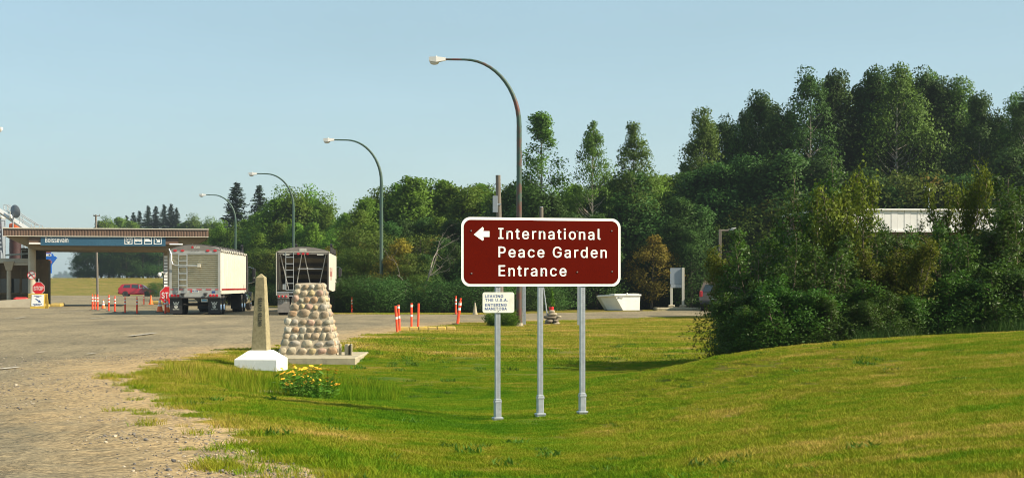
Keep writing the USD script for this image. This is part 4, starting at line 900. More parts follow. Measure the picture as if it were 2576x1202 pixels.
def truck_two(p):
    W, L, zb, zt, za = 2.6, 10.8, .95, 3.16, 3.45
    h = W / 2
    xq = lambda u: (u - 478) / 289.0
    zq = lambda v: (1128 - v) / 289.0
    for s in (-1, 1):
        obj('corner_post', bx(s * (h - .04), .06, (1.25 + zt) / 2, .08, .12, zt - 1.25), 'hopper_dark', p)
        prof = Polygon([(.06, zt), (.06, 1.30), (L * .5, 1.18), (L, 1.25), (L, zt)])
        m = plate(prof, -.02, .02); v = m.vertices.copy(); m.vertices = np.stack([v[:, 1] + s * (h - .01), v[:, 0], v[:, 2]], 1)
        obj('side_panel', m, 'trailer_white', p)
        obj('brand_stripe', cat(*[bx(s * (h + .012), 1.5 + 1.2 * k, 2.2 - .2 * (k % 2), .006, .7, .45) for k in range(3)]), 'tail_red', p)
        obj('mud_flap', bx(s * .98, .16, .50, .60, .02, .72), 'tarp_grey', p)
        mf = numbered_last('mud_flap', p)
        obj('lettering', shift(text('215', .17, .003, True, 0, .34), s * .98 - .17, .148, .62), 'trailer_grey', mf)
        for xx in (.82, 1.13):
            for yy in (.78, 2.05): wheel(p, s * xx, yy, .51, .27, 'lamp_grey', s)
        for k in range(3): obj('tail_light', disc(s * (1.02 + .0) + (k - 1) * .185, -.005, zq(852), .055, .03), 'tail_red', p)
        obj('light_panel', bx(s * 1.0, .03, zq(840), .60, .06, .32, .01), 'tarp_grey', p)
    # sloping end sheet built of bands, top edge forward of the posts
    n = 9; y0_, z0_, y1_, z1_ = .22, zt - .06, 2.5, 1.25
    for k in range(n):
        a, b_ = k / n, (k + 1) / n
        ya, yb, za_, zb_ = y0_ + (y1_ - y0_) * a, y0_ + (y1_ - y0_) * b_, z0_ + (z1_ - z0_) * a, z0_ + (z1_ - z0_) * b_
        d_ = .03 if k % 2 else 0.0
        P = [(s * (h - .09), ya + .02 * 0, za_ - d_) for s in (-1, 1)] + [(s * (h - .09), yb, zb_ - d_) for s in (-1, 1)] + [(s * (h - .09), ya + .05, za_ + .03 - d_) for s in (-1, 1)] + [(s * (h - .09), yb + .05, zb_ + .03 - d_) for s in (-1, 1)]
        obj('end_slat', trimesh.convex.convex_hull(np.array(P)), 'hopper_tan' if k % 2 else 'hopper_dark', p)
    obj('end_shelf', bx(0, 1.3, 1.16, W - .2, 2.4, .06), 'hopper_dark', p)
    obj('header', cat(bx(0, .05, zt - .03, W, .1, .10), ), 'tarp_grey', p)
    obj('header_strip', bx(0, -.006, zt + .02, W - .1, .02, .025), 'trim_pale', p)
    tp, _ = tarp(W, zt + .03, za, .1, L)
    obj('tarp', tp, 'tarp_grey', p, smooth=True)
    ec = obj('tarp_end', endcap(W + .06, zt + .06, za, .02), 'tarp_grey', p)
    obj('badge_plate', cat(bx(0, .012, zt + .16, .36, .01, .06), bx(0, .012, zt + .09, .36, .01, .03)), 'old_white', ec)
    for u in (410, 480, 545): obj('marker_light', disc(xq(u), -.012, zt - .06, .05, .02, 12, 1.5), 'tail_red', p)
    for u in (235, 730): obj('reflector', bx(xq(u), -.01, zt - .10, .33, .01, .04), 'old_white', p)
    ld = obj('ladder', cat(bx(xq(230), -.02, 2.24, .03, .04, 1.9), bx(xq(344), -.02, 2.24, .03, .04, 1.9)), 'aluminium', p)
    for v in (282, 376, 470, 566, 662, 757): obj('rung', bx(xq(287), -.03, zq(v), .40, .035, .035), 'aluminium', ld)
    for (ua, va, ub, vb) in ((145, 225, 260, 660), (462, 225, 385, 570), (495, 225, 575, 580), (815, 225, 715, 590)):
        obj('strut', cyl((xq(ua), .12, zq(va)), (xq(ub), .5, zq(vb) - .3), .025, n=8), 'aluminium', p)
    obj('crossbar', cyl((xq(400), .25, zq(450)), (xq(750), .25, zq(450)), .028, n=8), 'aluminium', p)
    obj('end_rod', cyl((-h - .04, .0, 1.0), (-h - .04, .0, zt), .018, n=6), 'trim_pale', p)
    obj('bumper', cat(bx(0, .05, 1.16, W + .02, .12, .06), bx(0, .06, .98, W - .9, .06, .05)), 'galvanised', p)
    for k in range(9): obj('tarp_bracket', tube([(h - .02, .6 + k * .9, zt), (h + .08, .6 + k * .9, zt + .05), (h + .05, .6 + k * .9, zt + .30)], .022, 6), 'chassis', p)
    obj('tool_box', bx(xq(205), .25, zq(715), .18, .25, .3, .02), 'aluminium', p)
    obj('frame_rail', cat(bx(-.5, L / 2, 1.0, .12, L - .6, .22), bx(.5, L / 2, 1.0, .12, L - .6, .22), *[cyl((-1.15, yy, .51), (1.15, yy, .51), .07, n=8) for yy in (.78, 2.05)]), 'chassis', p)
    obj('hopper', trimesh.convex.convex_hull(np.array([(i * 1.15, yy, 1.2) for i in (-1, 1) for yy in (2.6, 5.4)] + [(i * .35, yy, .6) for i in (-1, 1) for yy in (3.6, 4.3)])), 'trailer_grey', p)
    obj('hopper', trimesh.convex.convex_hull(np.array([(i * 1.15, yy, 1.2) for i in (-1, 1) for yy in (5.5, 8.0)] + [(i * .35, yy, .6) for i in (-1, 1) for yy in (6.5, 7.2)])), 'trailer_grey', p)
    tractor(p, L, 'trailer_white')
dA, dB = 87.6, 86.0
t1 = thing('grain_truck', 'grain trailer truck with a polished ribbed closed back and white sides', 'truck', ((gx(427, dA) + gx(553.5, dA)) / 2, dA, -.0), 2.4); truck_one(t1)
t2 = thing('grain_truck', 'hopper grain trailer truck with a dark open sloping back and ladder', 'truck', ((gx(697, dB) + gx(827, dB)) / 2, dB, -.0), 3.9); truck_two(t2)

# ------------------------------------------------------------------ border station canopy
dC = 121.0
kC = dC / FPX
cz0 = lambda V_: gz(V_, dC)
TH, XP = 11.0, gx(300, dC)
CO = (XP - XP * math.cos(math.radians(TH)), -XP * math.sin(math.radians(TH)))
cp = thing('station_canopy', 'brown flat roofed border station canopy spanning the lanes on pale columns', 'canopy', (CO[0], dC + CO[1], 0), TH)
xl, xr, DEP = gx(19, dC), gx(520, dC), 11.0
zt, zf = cz0(576.5), cz0(594.5)
def corrugated(x0, x1, z0, z1, y, pitch=.19, amp=.022):
    n = int((x1 - x0) / pitch) * 4; xs_ = np.linspace(x0, x1, n + 1); ph = (np.arange(n + 1) % 4); yy = y + np.where((ph == 1) | (ph == 2), -amp, 0)
    xs_ = xs_ + np.where(ph == 1, -pitch * .1, 0) + np.where(ph == 2, pitch * .1, 0)
    V_ = np.vstack([np.column_stack([xs_, yy, np.full(n + 1, z0)]), np.column_stack([xs_, yy, np.full(n + 1, z1)])]); m = n + 1
    return trimesh.Trimesh(V_, [(i, i + 1, i + m + 1) for i in range(n)] + [(i, i + m + 1, i + m) for i in range(n)], process=False)
fa = corrugated(xl, xr, zf, zt, 0)
obj('fascia', fa, 'fascia_brown', cp)
m = corrugated(0, DEP, zf, zt, 0); v = m.vertices.copy(); m.vertices = np.stack([xr - v[:, 1], v[:, 0], v[:, 2]], 1); obj('fascia', m, 'fascia_brown', cp)
m = corrugated(0, DEP, zf, zt, 0); v = m.vertices.copy(); m.vertices = np.stack([xl + v[:, 1], v[:, 0], v[:, 2]], 1); obj('fascia', m, 'fascia_brown', cp)
obj('roof', bx((xl + xr) / 2, DEP / 2, (zt + zf) / 2, xr - xl - .2, DEP - .1, zt - zf - .06), 'tarp_grey', cp)
obj('roof_edge', cat(bx((xl + xr) / 2, -.03, zt + .03, xr - xl + .1, .12, .07), bx((xl + xr) / 2, -.02, zf - .02, xr - xl + .06, .08, .05)), 'trim_pale', cp)
xbl, xbr, zbm = gx(88, dC), gx(447, dC), cz0(628)
obj('soffit', trimesh.convex.convex_hull(np.array([(x, y_, zf - .035) for x in (xl + .08, xr - .08) for y_ in (.30, DEP - .05)] + [(x, y_, zbm) for x in (xbl, xbr) for y_ in (.45, DEP - 1.1)])), 'soffit', cp)
for i, (U0, U1) in enumerate(((80, 108), (413, 446))):
    obj('beam_end', cat(bx((gx(U0, dC) + gx(U1, dC)) / 2, .22, (zf + cz0(615)) / 2 - .05, gx(U1, dC) - gx(U0, dC), .2, zf - cz0(613) - .1)), 'fascia_brown', cp)
    obj('light_strip', bx((gx(U0, dC) + gx(U1, dC)) / 2 + (.3 if i else 0), .08, cz0(613.5), gx(U1, dC) - gx(U0, dC), .14, .10, .02), 'sign_white', cp)
def cl(U, d):
    a_, b_ = gx(U, d) - CO[0], d - dC - CO[1]; c_, s_ = math.cos(math.radians(TH)), math.sin(math.radians(TH))
    return a_ * c_ + b_ * s_, -a_ * s_ + b_ * c_
def column(U, y, r=.3):
    x_, y_ = cl(U, dC + y); top = zbm + .3
    return obj('column', cat(cyl((x_, y_, 0), (x_, y_, top), r, r, 20)), 'column_beige', cp, smooth=40)
column(80.5, .5, .28); column(425.5, 3.2, .2); column(441, 3.0, .26); column(418, 11.0, .24); column(93, 8.5, .26)
mxq, myq = cl(417, dC + 2.2)
cq = obj('column_marker', cat(bx(mxq, myq, (cz0(642) + cz0(722)) / 2, .24, .05, cz0(642) - cz0(722))), 'sign_white', cp)
for V_ in np.linspace(649, 722, 10): obj('marker_line', bx(mxq, myq - .032, cz0(V_), .24, .012, .05), 'black_plastic', cq)
obj('dome_camera', cat(cyl((xr - 1.1, .6, zf - .3), (xr - 1.1, .6, zf - .75), .04), ell(.17, .17, .17, (xr - 1.1, .6, zf - .85))), 'sign_white', cp)
obj('dome_camera', cat(tube([(mxq, myq, cz0(688)), (mxq - .25, myq - .2, cz0(684)), (mxq - .42, myq - .2, cz0(687))], .035, 6), ell(.14, .14, .16, (mxq - .44, myq - .2, cz0(690)))), 'sign_white', cp)
# lane sign hung on the beam
ls = thing('lane_sign', 'long blue overhead lane sign on the canopy with a white place name and pictograms', 'sign', (CO[0] - .10 * math.sin(math.radians(TH)), dC + CO[1] + .10 * math.cos(math.radians(TH)), 0), TH)
x0, x1, z0, z1 = gx(108.5, dC), gx(414, dC), cz0(618.5), cz0(595.5)
obj('sign_panel', bx((x0 + x1) / 2, 0, (z0 + z1) / 2, x1 - x0, .12, z1 - z0, .01), 'sign_blue', ls)
X4 = lambda px_: gx((480 + px_ / 12.88) / 1.59, dC)
Z4 = lambda py_: cz0((930 + py_ / 12.88) / 1.59)
Y_ = -.06
obj('lettering', shift(text('Boissevain', .36, .01, False, .01, gx(175.5, dC) - gx(119.5, dC)), gx(119.5, dC), Y_ - .001, cz0(610.5)), 'sign_white', ls)
for a_, b_ in ((225, 620), (725, 1110), (1215, 1605), (1705, 2095)):
    o_ = sbox(X4(a_), Z4(600), X4(b_), Z4(215)); obj('pictogram_frame', plate(o_.difference(o_.buffer(-.045, join_style=2)), Y_ - .012, Y_ - .001), 'sign_white', ls)
kq = kC / 12.88 / 1.59
obj('lettering', shift(text('4.2 m', .14, .01, True, 0, X4(560) - X4(290)), X4(290), Y_ - .001, Z4(318)), 'sign_white', ls)
obj('lettering', shift(text("14'-0\"", .14, .01, True, 0, X4(545) - X4(300)), X4(300), Y_ - .001, Z4(425)), 'sign_white', ls)
pg = lambda pts: Polygon([(X4(a_), Z4(b_)) for a_, b_ in pts])
obj('pictogram', plate(pg([(310, 480), (420, 450), (535, 480), (425, 550)]), Y_ - .012, Y_ - .001), 'sign_white', ls)
obj('pictogram', plate(pg([(765, 335), (1065, 335), (1065, 440), (1030, 440), (1015, 468), (975, 462), (955, 440), (860, 440), (825, 468), (790, 455), (765, 440)]).difference(shapely.union_all([pg([(a_, 350), (a_ + 40, 350), (a_ + 40, 385), (a_, 385)]) for a_ in (790, 845, 900, 955, 1010)])), Y_ - .012, Y_ - .001), 'sign_white', ls)
obj('pictogram', plate(pg([(1260, 320), (1470, 315), (1475, 360), (1510, 360), (1550, 405), (1545, 450), (1520, 470), (1475, 460), (1330, 455), (1300, 470), (1262, 450)]), Y_ - .012, Y_ - .001), 'sign_white', ls)
obj('pictogram', plate(pg([(1800, 300), (1825, 295), (1935, 410), (1950, 325), (1990, 335), (2020, 500), (1855, 500), (1830, 455), (1905, 455), (1785, 320)]), Y_ - .012, Y_ - .001), 'sign_white', ls)
# no-firearms octagon on the column
def octagon(r): return Polygon([(r * math.cos(math.pi / 8 + k * math.pi / 4), r * math.sin(math.pi / 8 + k * math.pi / 4)) for k in range(8)])
r_ = 17.5 * .5 * kC * 1.05
wf = thing('weapons_sign', 'white octagonal sign with a barred handgun on the canopy column', 'sign', (gx(79.5, dC + .05), dC + .05, cz0(692)))
obj('sign_plate', plate(octagon(r_ * 1.22), -.03, 0), 'sign_white', wf)
obj('ring', plate(octagon(r_ * 1.22).difference(octagon(r_ * 1.06)).union(LineString([(-r_ * .75, r_ * .75), (r_ * .75, -r_ * .75)]).buffer(.03)), -.042, -.031), 'stop_red', wf)
gun = Polygon([(-.8, -.45), (-.62, -.02), (-.1, .28), (.85, .42), (.85, .22), (.05, .05), (-.25, -.12), (-.55, -.55)])
obj('handgun_print', plate(shapely.affinity.scale(gun, r_, r_, origin=(0, 0)), -.052, -.043), 'black_plastic', wf)

# booth building under the canopy's left side
dK = 124.0
zk = lambda V_: gz(V_, dK)
kb = thing('inspection_booth', 'dark brown inspection building with wide dark windows at the left edge', 'building', (gx(116, dK) * (1 - math.cos(math.radians(TH))), dK - gx(116, dK) * math.sin(math.radians(TH)), 0), TH)
xk0, xk1 = gx(-120, dK), gx(116, dK)
wz = [(zk(776), zk(737)), (zk(737), zk(701)), (zk(701), zk(652))]
obj('wall', cat(bx((xk0 + xk1) / 2, 3.0, (0 + zk(652)) / 2, xk1 - xk0 - .2, 5.6, zk(652))), 'booth_brown', kb)
for a_, b_ in ((-100, -56), (-50, 0), (3, 52), (56, 100)):
    w_ = obj('window', cat(bx((gx(a_, dK) + gx(b_, dK)) / 2, .17, (zk(736) + zk(701)) / 2, gx(b_, dK) - gx(a_, dK), .05, zk(701) - zk(736))), 'dark_glass', kb)
    obj('sill', bx((gx(a_, dK) + gx(b_, dK)) / 2, .12, zk(737) - .03, gx(b_, dK) - gx(a_, dK) + .1, .14, .07), 'soffit', w_)
for U in (-54, 1.5, 54, 113): obj('mullion', bx(gx(U, dK), .13, zk(652) / 2, .16 if U < 100 else .5, .1, zk(652)), 'booth_brown', kb)
obj('parapet', bx((xk0 + gx(75, dK)) / 2, 1.5, zk(656), gx(75, dK) - xk0, 3.6, .34, .02), 'trim_pale', kb)
pc_ = obj('porch_column', cyl((gx(29, dK), -.9, 0), (gx(29, dK), -.9, zk(668)), .16, .16, 14), 'column_beige', kb, smooth=40)
obj('capital', trimesh.convex.convex_hull(np.array([(gx(29, dK) + i * .38, -.9 + j * .3, zk(658)) for i in (-1, 1) for j in (-1, 1)] + [(gx(29, dK) + i * .2, -.9 + j * .2, zk(680)) for i in (-1, 1) for j in (-1, 1)])), 'column_beige', pc_)
obj('railing', cat(bx((gx(36, dK) + gx(76, dK)) / 2, -.9, zk(665), gx(76, dK) - gx(36, dK), .08, .14), tube([(gx(10, dK), 2, zk(641)), (gx(74, dK), 2, zk(636))], .06, 6), tube([(gx(50, dK), 2, zk(650)), (gx(50, dK), 2, zk(628)), (gx(62, dK), 2, zk(628))], .04, 5), cyl((gx(72, dK), 2.2, zk(615)), (gx(66, dK), 2.2, zk(628)), .05)), 'trim_pale', kb)
obj('upper_block', cat(bx(gx(66, dK), 3.0, (zk(652) + zk(622)) / 2, 1.1, 1.6, zk(622) - zk(652)), bx(gx(90, dK), 3.2, (zk(652) + zk(615)) / 2, .9, 1.4, zk(612) - zk(652))), 'booth_brown', kb)
kk = obj('planter_kerb', cat(trimesh.convex.convex_hull(np.array([(gx(U, 117), y_, z) for U, z in ((-60, .0), (-60, .45), (22, .45), (36, .62), (40, .62), (40, .0)) for y_ in (-6.8, -4.6)]))), 'column_beige', kb)
obj('planter_flowers', cat(*[ell(.25, .2, .14, (gx(-2 + 5 * i, 118), -4.9, .55), 1) for i in range(5)]), 'flower_red', kb)
obj('yellow_kerb', cat(bx(gx(50, 118), -4.6, .09, 1.6, 1.6, .18, .03), bx(gx(122, 121), -2.4, .12, .7, 4.0, .24, .04)), 'faded_yellow', kb)
# yellow block at the column's foot
yb_ = thing('column_guard', 'yellow painted concrete guard round the canopy column foot', 'guard block', (gx(99, 122), 121.4, 0))
obj('guard_block', bx(0, 0, (gz(738, 122)) / 2, 1.05, 1.0, gz(738, 122), .04), 'faded_yellow', yb_)
# A-frame barricade with stop sign
dS = gd(775.5)
zs_ = lambda V_: gz(V_, dS); kS = dS / FPX
af = thing('barricade', 'yellow folding barricade with a white arrow notice beside the booth', 'barricade', (gx(96.5, dS), dS, 0))
def aframe(w, h, th, tilt):
    m = plate(sbox(-w / 2, 0, w / 2, h).difference(sbox(-w / 2 + .12, .12, w / 2 - .12, h * .3)), 0, th); m.apply_transform(trimesh.transformations.rotation_matrix(tilt, [1, 0, 0])); return m
hB = zs_(738)
obj('board', shift(aframe(.92, hB, .05, -.16), 0, -.25, 0), 'yellow_paint', af); obj('board', shift(aframe(.98, hB, .05, .16), .1, .22, 0), 'yellow_paint', af)
nt = plate(sbox(-.40, .16, .40, hB - .06), -.02, -.003); Rt = trimesh.transformations.rotation_matrix(-.16, [1, 0, 0]); nt.apply_transform(Rt); nb_ = obj('notice', shift(nt, 0, -.25, 0), 'sign_white', af)
ar = plate(shapely.affinity.rotate(Polygon([(-.22, .03), (.05, .03), (.05, .09), (.22, 0), (.05, -.09), (.05, -.03), (-.22, -.03)]), -35), -.006, -.0); ar = shift(ar, .05, -.022, .52); ar.apply_transform(Rt); obj('arrow_print', shift(ar, 0, -.25, 0), 'letter_blue', nb_)
for s, z, w_ in (('CANADIANS ONLY', hB - .17, .5), ('HERE', hB - .25, .22), ('STOP HERE WAIT FOR', .27, .6), ('SIGNAL', .20, .45)):
    tx_ = shift(text(s, .05, .004, True, 0, w_), -w_ / 2, -.0215, z); tx_.apply_transform(Rt); obj('notice_print', shift(tx_, 0, -.25, 0), 'letter_blue', nb_)
def stop_sign(label, U, V_, d_, r, post):
    s_ = thing('stop_sign', label, 'stop sign', (gx(U, d_), d_, gz(V_, d_)))
    obj('border', plate(octagon(r), -.004, .004), 'sign_white', s_)
    obj('face', plate(octagon(r * .955), -.010, -.005), 'stop_red', s_)
    h_ = r * .58
    obj('lettering', shift(text('STOP', h_, .006, True, r * .04, r * 1.48), -r * .74, -.011, -h_ / 2), 'sign_white', s_)
    obj('post', cat(bx(0, .03, *post)), 'galvanised', s_)
    return s_
stop_sign('red stop sign above the yellow folding barricade', 97, 725, dS + .02, 16.6 * kS, (-.0, .06, .05, 1.28))
dS2 = 112
stop_sign('large red stop sign half hidden by the trailer corner', 424.8, 742.5, dS2, 24.5 * dS2 / FPX, (-gz(742.5, dS2) / 2 + .2, .08, .06, gz(742.5, dS2) + .4))
sb_ = thing('yellow_kerb', 'short yellow concrete lane island end beside the half hidden stop sign', 'kerb', (gx(405, 136), 136, 0)); obj('kerb_body', cat(bx(.5, 1, .13, 2.6, 2.2, .28, .06)), 'faded_yellow', sb_)
# industrial stairs, drum and dish behind the canopy
dI = 152.0
zi = lambda V_: gz(V_, dI); xi = lambda U: gx(U, dI)
fs = thing('loading_stair', 'galvanised open stairway with handrails rising above the canopy roof at left', 'stairway', (0, dI, 0))
a0, a1 = (102, 577), (12, 520)
ZL = lambda px_, py_: (xi(px_ / 4.0 / 1 if False else px_), zi(py_))
for y_ in (-.5, .5):
    obj('handrail', tube([(xi(103), y_, zi(577)), (xi(103), y_, zi(567)), (xi(95), y_, zi(566)), (xi(58), y_, zi(543)), (xi(20), y_, zi(516)), (xi(14), y_, zi(515)), (xi(14), y_, zi(527)), (xi(24), y_, zi(533)), (xi(84), y_, zi(573))], .045, 6), 'aluminium', fs)
    obj('stringer', tube([(xi(70), y_, zi(578)), (xi(-14), y_, zi(522))], .16, 4), 'aluminium', fs)
    for U in (25, 54, 83): obj('rail_post', cyl((xi(U), y_, zi(520 + (U - 20) * .69)), (xi(U), y_, zi(520 + (U - 20) * .69 + 26)), .04, n=6), 'aluminium', fs)
for k in range(10): obj('tread', bx(xi(64 - k * 7.5), 0, zi(574 - k * 5), .3, 1.0, .04), 'galvanised', fs)
obj('landing_rail', tube([(xi(4), -.6, zi(578)), (xi(4), -.6, zi(558)), (xi(8), -.6, zi(556)), (xi(17), -.6, zi(556)), (xi(17), -.6, zi(570))], .05, 6), 'aluminium', fs)
obj('support', cat(bx(xi(-6), 0, zi(570) / 2, .3, .3, zi(570)), bx(xi(60), .0, zi(585) / 2, .2, .2, zi(585))), 'galvanised', fs)
sl = thing('storage_tank', 'tall dark red and orange drum tank beside the stairway at the left edge', 'tank', (xi(18), dI + 2.5, 0))
rT = 15 * dI / FPX
obj('tank_body', lathe([(rT, 0), (rT, zi(576))], 24), 'silo_dark', sl, smooth=True)
obj('tank_top', lathe([(rT * 1.03, zi(578)), (rT * 1.03, zi(561)), (rT * .5, zi(558)), (.0001, zi(557))], 24), 'silo_orange', sl, smooth=35)
ww = thing('white_hut', 'pale flat sided hut at the left edge behind the canopy', 'hut', (xi(-26), dI + 1, 0)); obj('wall', bx(0, 0, zi(548) / 2, 27 * dI / FPX * 1.6, 2.5, zi(548)), 'panel_back', ww); obj('roof', bx(0, 0, zi(548) + .1, 27 * dI / FPX * 1.7, 2.8, .2, .05), 'old_white', ww)
dh = thing('satellite_dish', 'dark grey satellite dish above the canopy roof at left', 'satellite dish', (xi(42), dI - 1.0, zi(534)))
m = lathe([(.0001, 0), (.22, .03), (.42, .11), (.58, .24), (.60, .24), (.42, .08), (.0001, -.03)], 24, 'y'); m.apply_transform(trimesh.transformations.euler_matrix(.15, 0, -.5)); obj('reflector', m, 'dish_grey', dh, smooth=40)
obj('feed_arm', cat(tube([(-.2, -.1, -.6), (-.1, -.7, -.2), (-.05, -.75, 0)], .035, 6), ell(.16, .16, .2, (-.25, -.05, -.42))), 'lamp_grey', dh); obj('mast', cyl((-.1, .2, -1.6), (-.05, .15, 0), .06), 'galvanised', dh)

# province shaped welcome sign
dM = 172.0
kM = dM / FPX
wm = thing('welcome_sign', 'blue map shaped welcome sign with orange and white print behind the booth', 'sign', (gx(122, dM), dM, 0))
um = lambda a_: gx((100 + a_ / 6.01) / 1.59, dM) - gx(122, dM)
vm = lambda b_: gz((980 + b_ / 6.01) / 1.59, dM)
pgm = lambda pts: Polygon([(um(a_), vm(b_)) for a_, b_ in pts])
obj('map_board', plate(pgm([(330, 135), (620, 135), (625, 200), (670, 210), (690, 265), (735, 275), (770, 305), (640, 475), (640, 680), (330, 680)]), 0, .12), 'map_blue', wm)
obj('panel', plate(pgm([(330, 212), (630, 215), (635, 265), (330, 262)]), -.02, -.004), 'sign_white', wm)
obj('animal_print', plate(pgm([(570, 230), (600, 222), (620, 240), (600, 252), (575, 246)]), -.03, -.021), 'black_plastic', wm)
for a_, b_, c_, d2 in ((470, 162, 615, 182), (440, 345, 620, 360), (515, 385, 650, 410), (570, 425, 640, 440)): obj('print_line', plate(pgm([(a_, b_), (c_, b_), (c_, d2), (a_, d2)]), -.015, -.004), 'map_orange', wm)
for a_, b_, c_, d2 in ((510, 518, 600, 545), (510, 565, 560, 585), (520, 640, 590, 648), (515, 465, 600, 475)): obj('print_line', plate(pgm([(a_, b_), (c_, b_), (c_, d2), (a_, d2)]), -.015, -.004), 'sign_white', wm)
for a_ in (400, 575): obj('leg', cyl((um(a_), .1, 0), (um(a_), .1, vm(660)), .09), 'galvanised', wm)

# ------------------------------------------------------------------ cars
def car(p, col, L, Hh, prof, wins, W=1.9, wb=(.95, 3.9), rw=.34, tall=True):
    """prof: stations (y along the car from its tail, sill z, belt z, roof z, inset at roof)."""
    ring, V_, F_ = 8, [], []
    for (y_, zl, zb, zr, ins) in prof:
        h = W / 2
        V_ += [(-h * .9, y_, zl), (-h, y_, zl + .18), (-h, y_, zb), (-h + ins, y_, zr), (h - ins, y_, zr), (h, y_, zb), (h, y_, zl + .18), (h * .9, y_, zl)]
    n = len(prof)
    for i in range(n - 1):
        for j in range(ring):
            a_, b_ = i * ring + j, i * ring + (j + 1) % ring
            F_ += [(a_, b_, b_ + ring), (a_, b_ + ring, a_ + ring)]
    for o, sgn in ((0, 1), ((n - 1) * ring, -1)):
        for j in range(1, ring - 1): F_.append((o, o + j + 1, o + j) if sgn > 0 else (o, o + j, o + j + 1))
    b_ = trimesh.Trimesh(V_, F_, process=False)
    body = obj('body', b_, col, p, smooth=28)
    pf = np.array([q[:5] for q in prof])
    def pt(y_, t, s):   # on the side glass, t = 0 belt .. 1 roof
        zb, zr, ins = (np.interp(y_, pf[:, 0], pf[:, k]) for k in (2, 3, 4)); return (s * (W / 2 - ins * t + .012), y_, zb + (zr - zb) * t)
    for (ya, yb, ta, tb, mt, yc, yd) in wins:
        for s in (-1, 1):
            Q = [pt(ya, ta, s), pt(yb, ta, s), pt(yd, tb, s), pt(yc, tb, s)]
            obj('window', trimesh.Trimesh(Q + [(q[0] - s * .03, q[1], q[2]) for q in Q], [(0, 1, 2), (0, 2, 3), (4, 6, 5), (4, 7, 6), (0, 4, 5), (0, 5, 1), (1, 5, 6), (1, 6, 2), (2, 6, 7), (2, 7, 3), (3, 7, 4), (3, 4, 0)], process=False), mt, p)
    for yw in wb:
        for s in (-1, 1):
            obj('wheel_arch', shift(lathe([(.0001, 0), (rw * 1.22, 0), (rw * 1.22, .02), (.0001, .02)], 24, 'x'), s * (W / 2 - .005) - .01, yw, rw * 1.02), 'black_plastic', p)
            wheel(p, s * (W / 2 - .09), yw, rw, .22, 'lamp_grey', s)
    for s in (-1, 1):
        obj('mirror', bx(s * (W / 2 + .1), L * .66, prof[len(prof) // 2][2] + .06, .18, .12, .14, .03), 'black_plastic', p)
        obj('tail_light', bx(s * (W / 2 - .1), .03, 1.0, .18, .14, .34, .03), 'tail_red', p)
        obj('headlight', bx(s * (W / 2 - .22), L - .12, .74, .36, .2, .15, .04), 'reflective', p)
    obj('tail_glass', trimesh.convex.convex_hull(np.array([(s * (W / 2 - .22), prof[1][0] - .06 + .0, prof[1][2] + .02) for s in (-1, 1)] + [(s * (W / 2 - .34), prof[2][0] - .05, prof[2][3] - .12) for s in (-1, 1)] + [(s * (W / 2 - .22), prof[1][0] + .02, prof[1][2] + .02) for s in (-1, 1)] + [(s * (W / 2 - .34), prof[2][0] + .05, prof[2][3] - .12) for s in (-1, 1)])), 'car_glass', p)
    obj('bumper', cat(bx(0, .0, .50, W * .94, .2, .28, .06), bx(0, L - .05, .48, W * .9, .2, .26, .06)), 'black_plastic', p)
    obj('licence_plate', bx(0, -.11, .75, .32, .02, .16), 'old_white', p)
VAN = [(0.0, .42, .85, .95, .05), (.06, .32, 1.10, 1.18, .06), (.42, .28, 1.14, 1.66, .20), (.75, .28, 1.14, 1.72, .24), (2.2, .26, 1.10, 1.76, .26), (3.0, .26, 1.07, 1.70, .26), (3.45, .27, 1.05, 1.48, .26), (4.05, .28, 1.03, 1.10, .14), (4.75, .30, .92, .98, .12), (5.05, .34, .78, .84, .10), (5.13, .42, .62, .68, .12)]
VW = [(.62, 1.62, .12, .84, 'car_glass', .80, 1.62), (1.80, 2.72, .10, .86, 'car_glass', 1.80, 2.72), (2.84, 3.85, .08, .80, 'clear_glass', 2.84, 3.36)]
dV = 238
vn = thing('minivan', 'red minivan crossing the far road below the dry grass hill', 'minivan', (gx(300.5, dV), dV, -.02), -90 + 4); car(vn, 'van_red', 5.13, 1.76, VAN, VW, W=1.95)
SUV = [(0.0, .45, .95, 1.02, .05), (.05, .38, 1.10, 1.14, .06), (.25, .36, 1.16, 1.68, .2), (.6, .34, 1.14, 1.78, .24), (2.4, .34, 1.12, 1.78, .25), (3.0, .34, 1.10, 1.62, .26), (3.55, .34, 1.08, 1.14, .14), (4.5, .36, .98, 1.04, .12), (4.72, .42, .8, .86, .12)]
SW_ = [(.5, 1.4, .1, .85, 'car_glass', .6, 1.4), (1.55, 2.5, .1, .85, 'car_glass', 1.55, 2.5), (2.6, 3.3, .08, .8, 'car_glass', 2.6, 2.95)]
s1 = thing('parked_suv', 'tan parked vehicle with dark back window half hidden by bushes', 'car', (gx(1798, 101), 101, 0), -16); car(s1, 'suv_tan', 4.72, 1.78, SUV, SW_, W=1.85, wb=(.85, 3.65))
s2 = thing('parked_suv', 'white parked vehicle behind the bushes right of the tan one', 'car', (gx(1872, 99), 99, 0), -22); car(s2, 'suv_white', 4.72, 1.78, SUV, SW_, W=1.9, wb=(.85, 3.65))

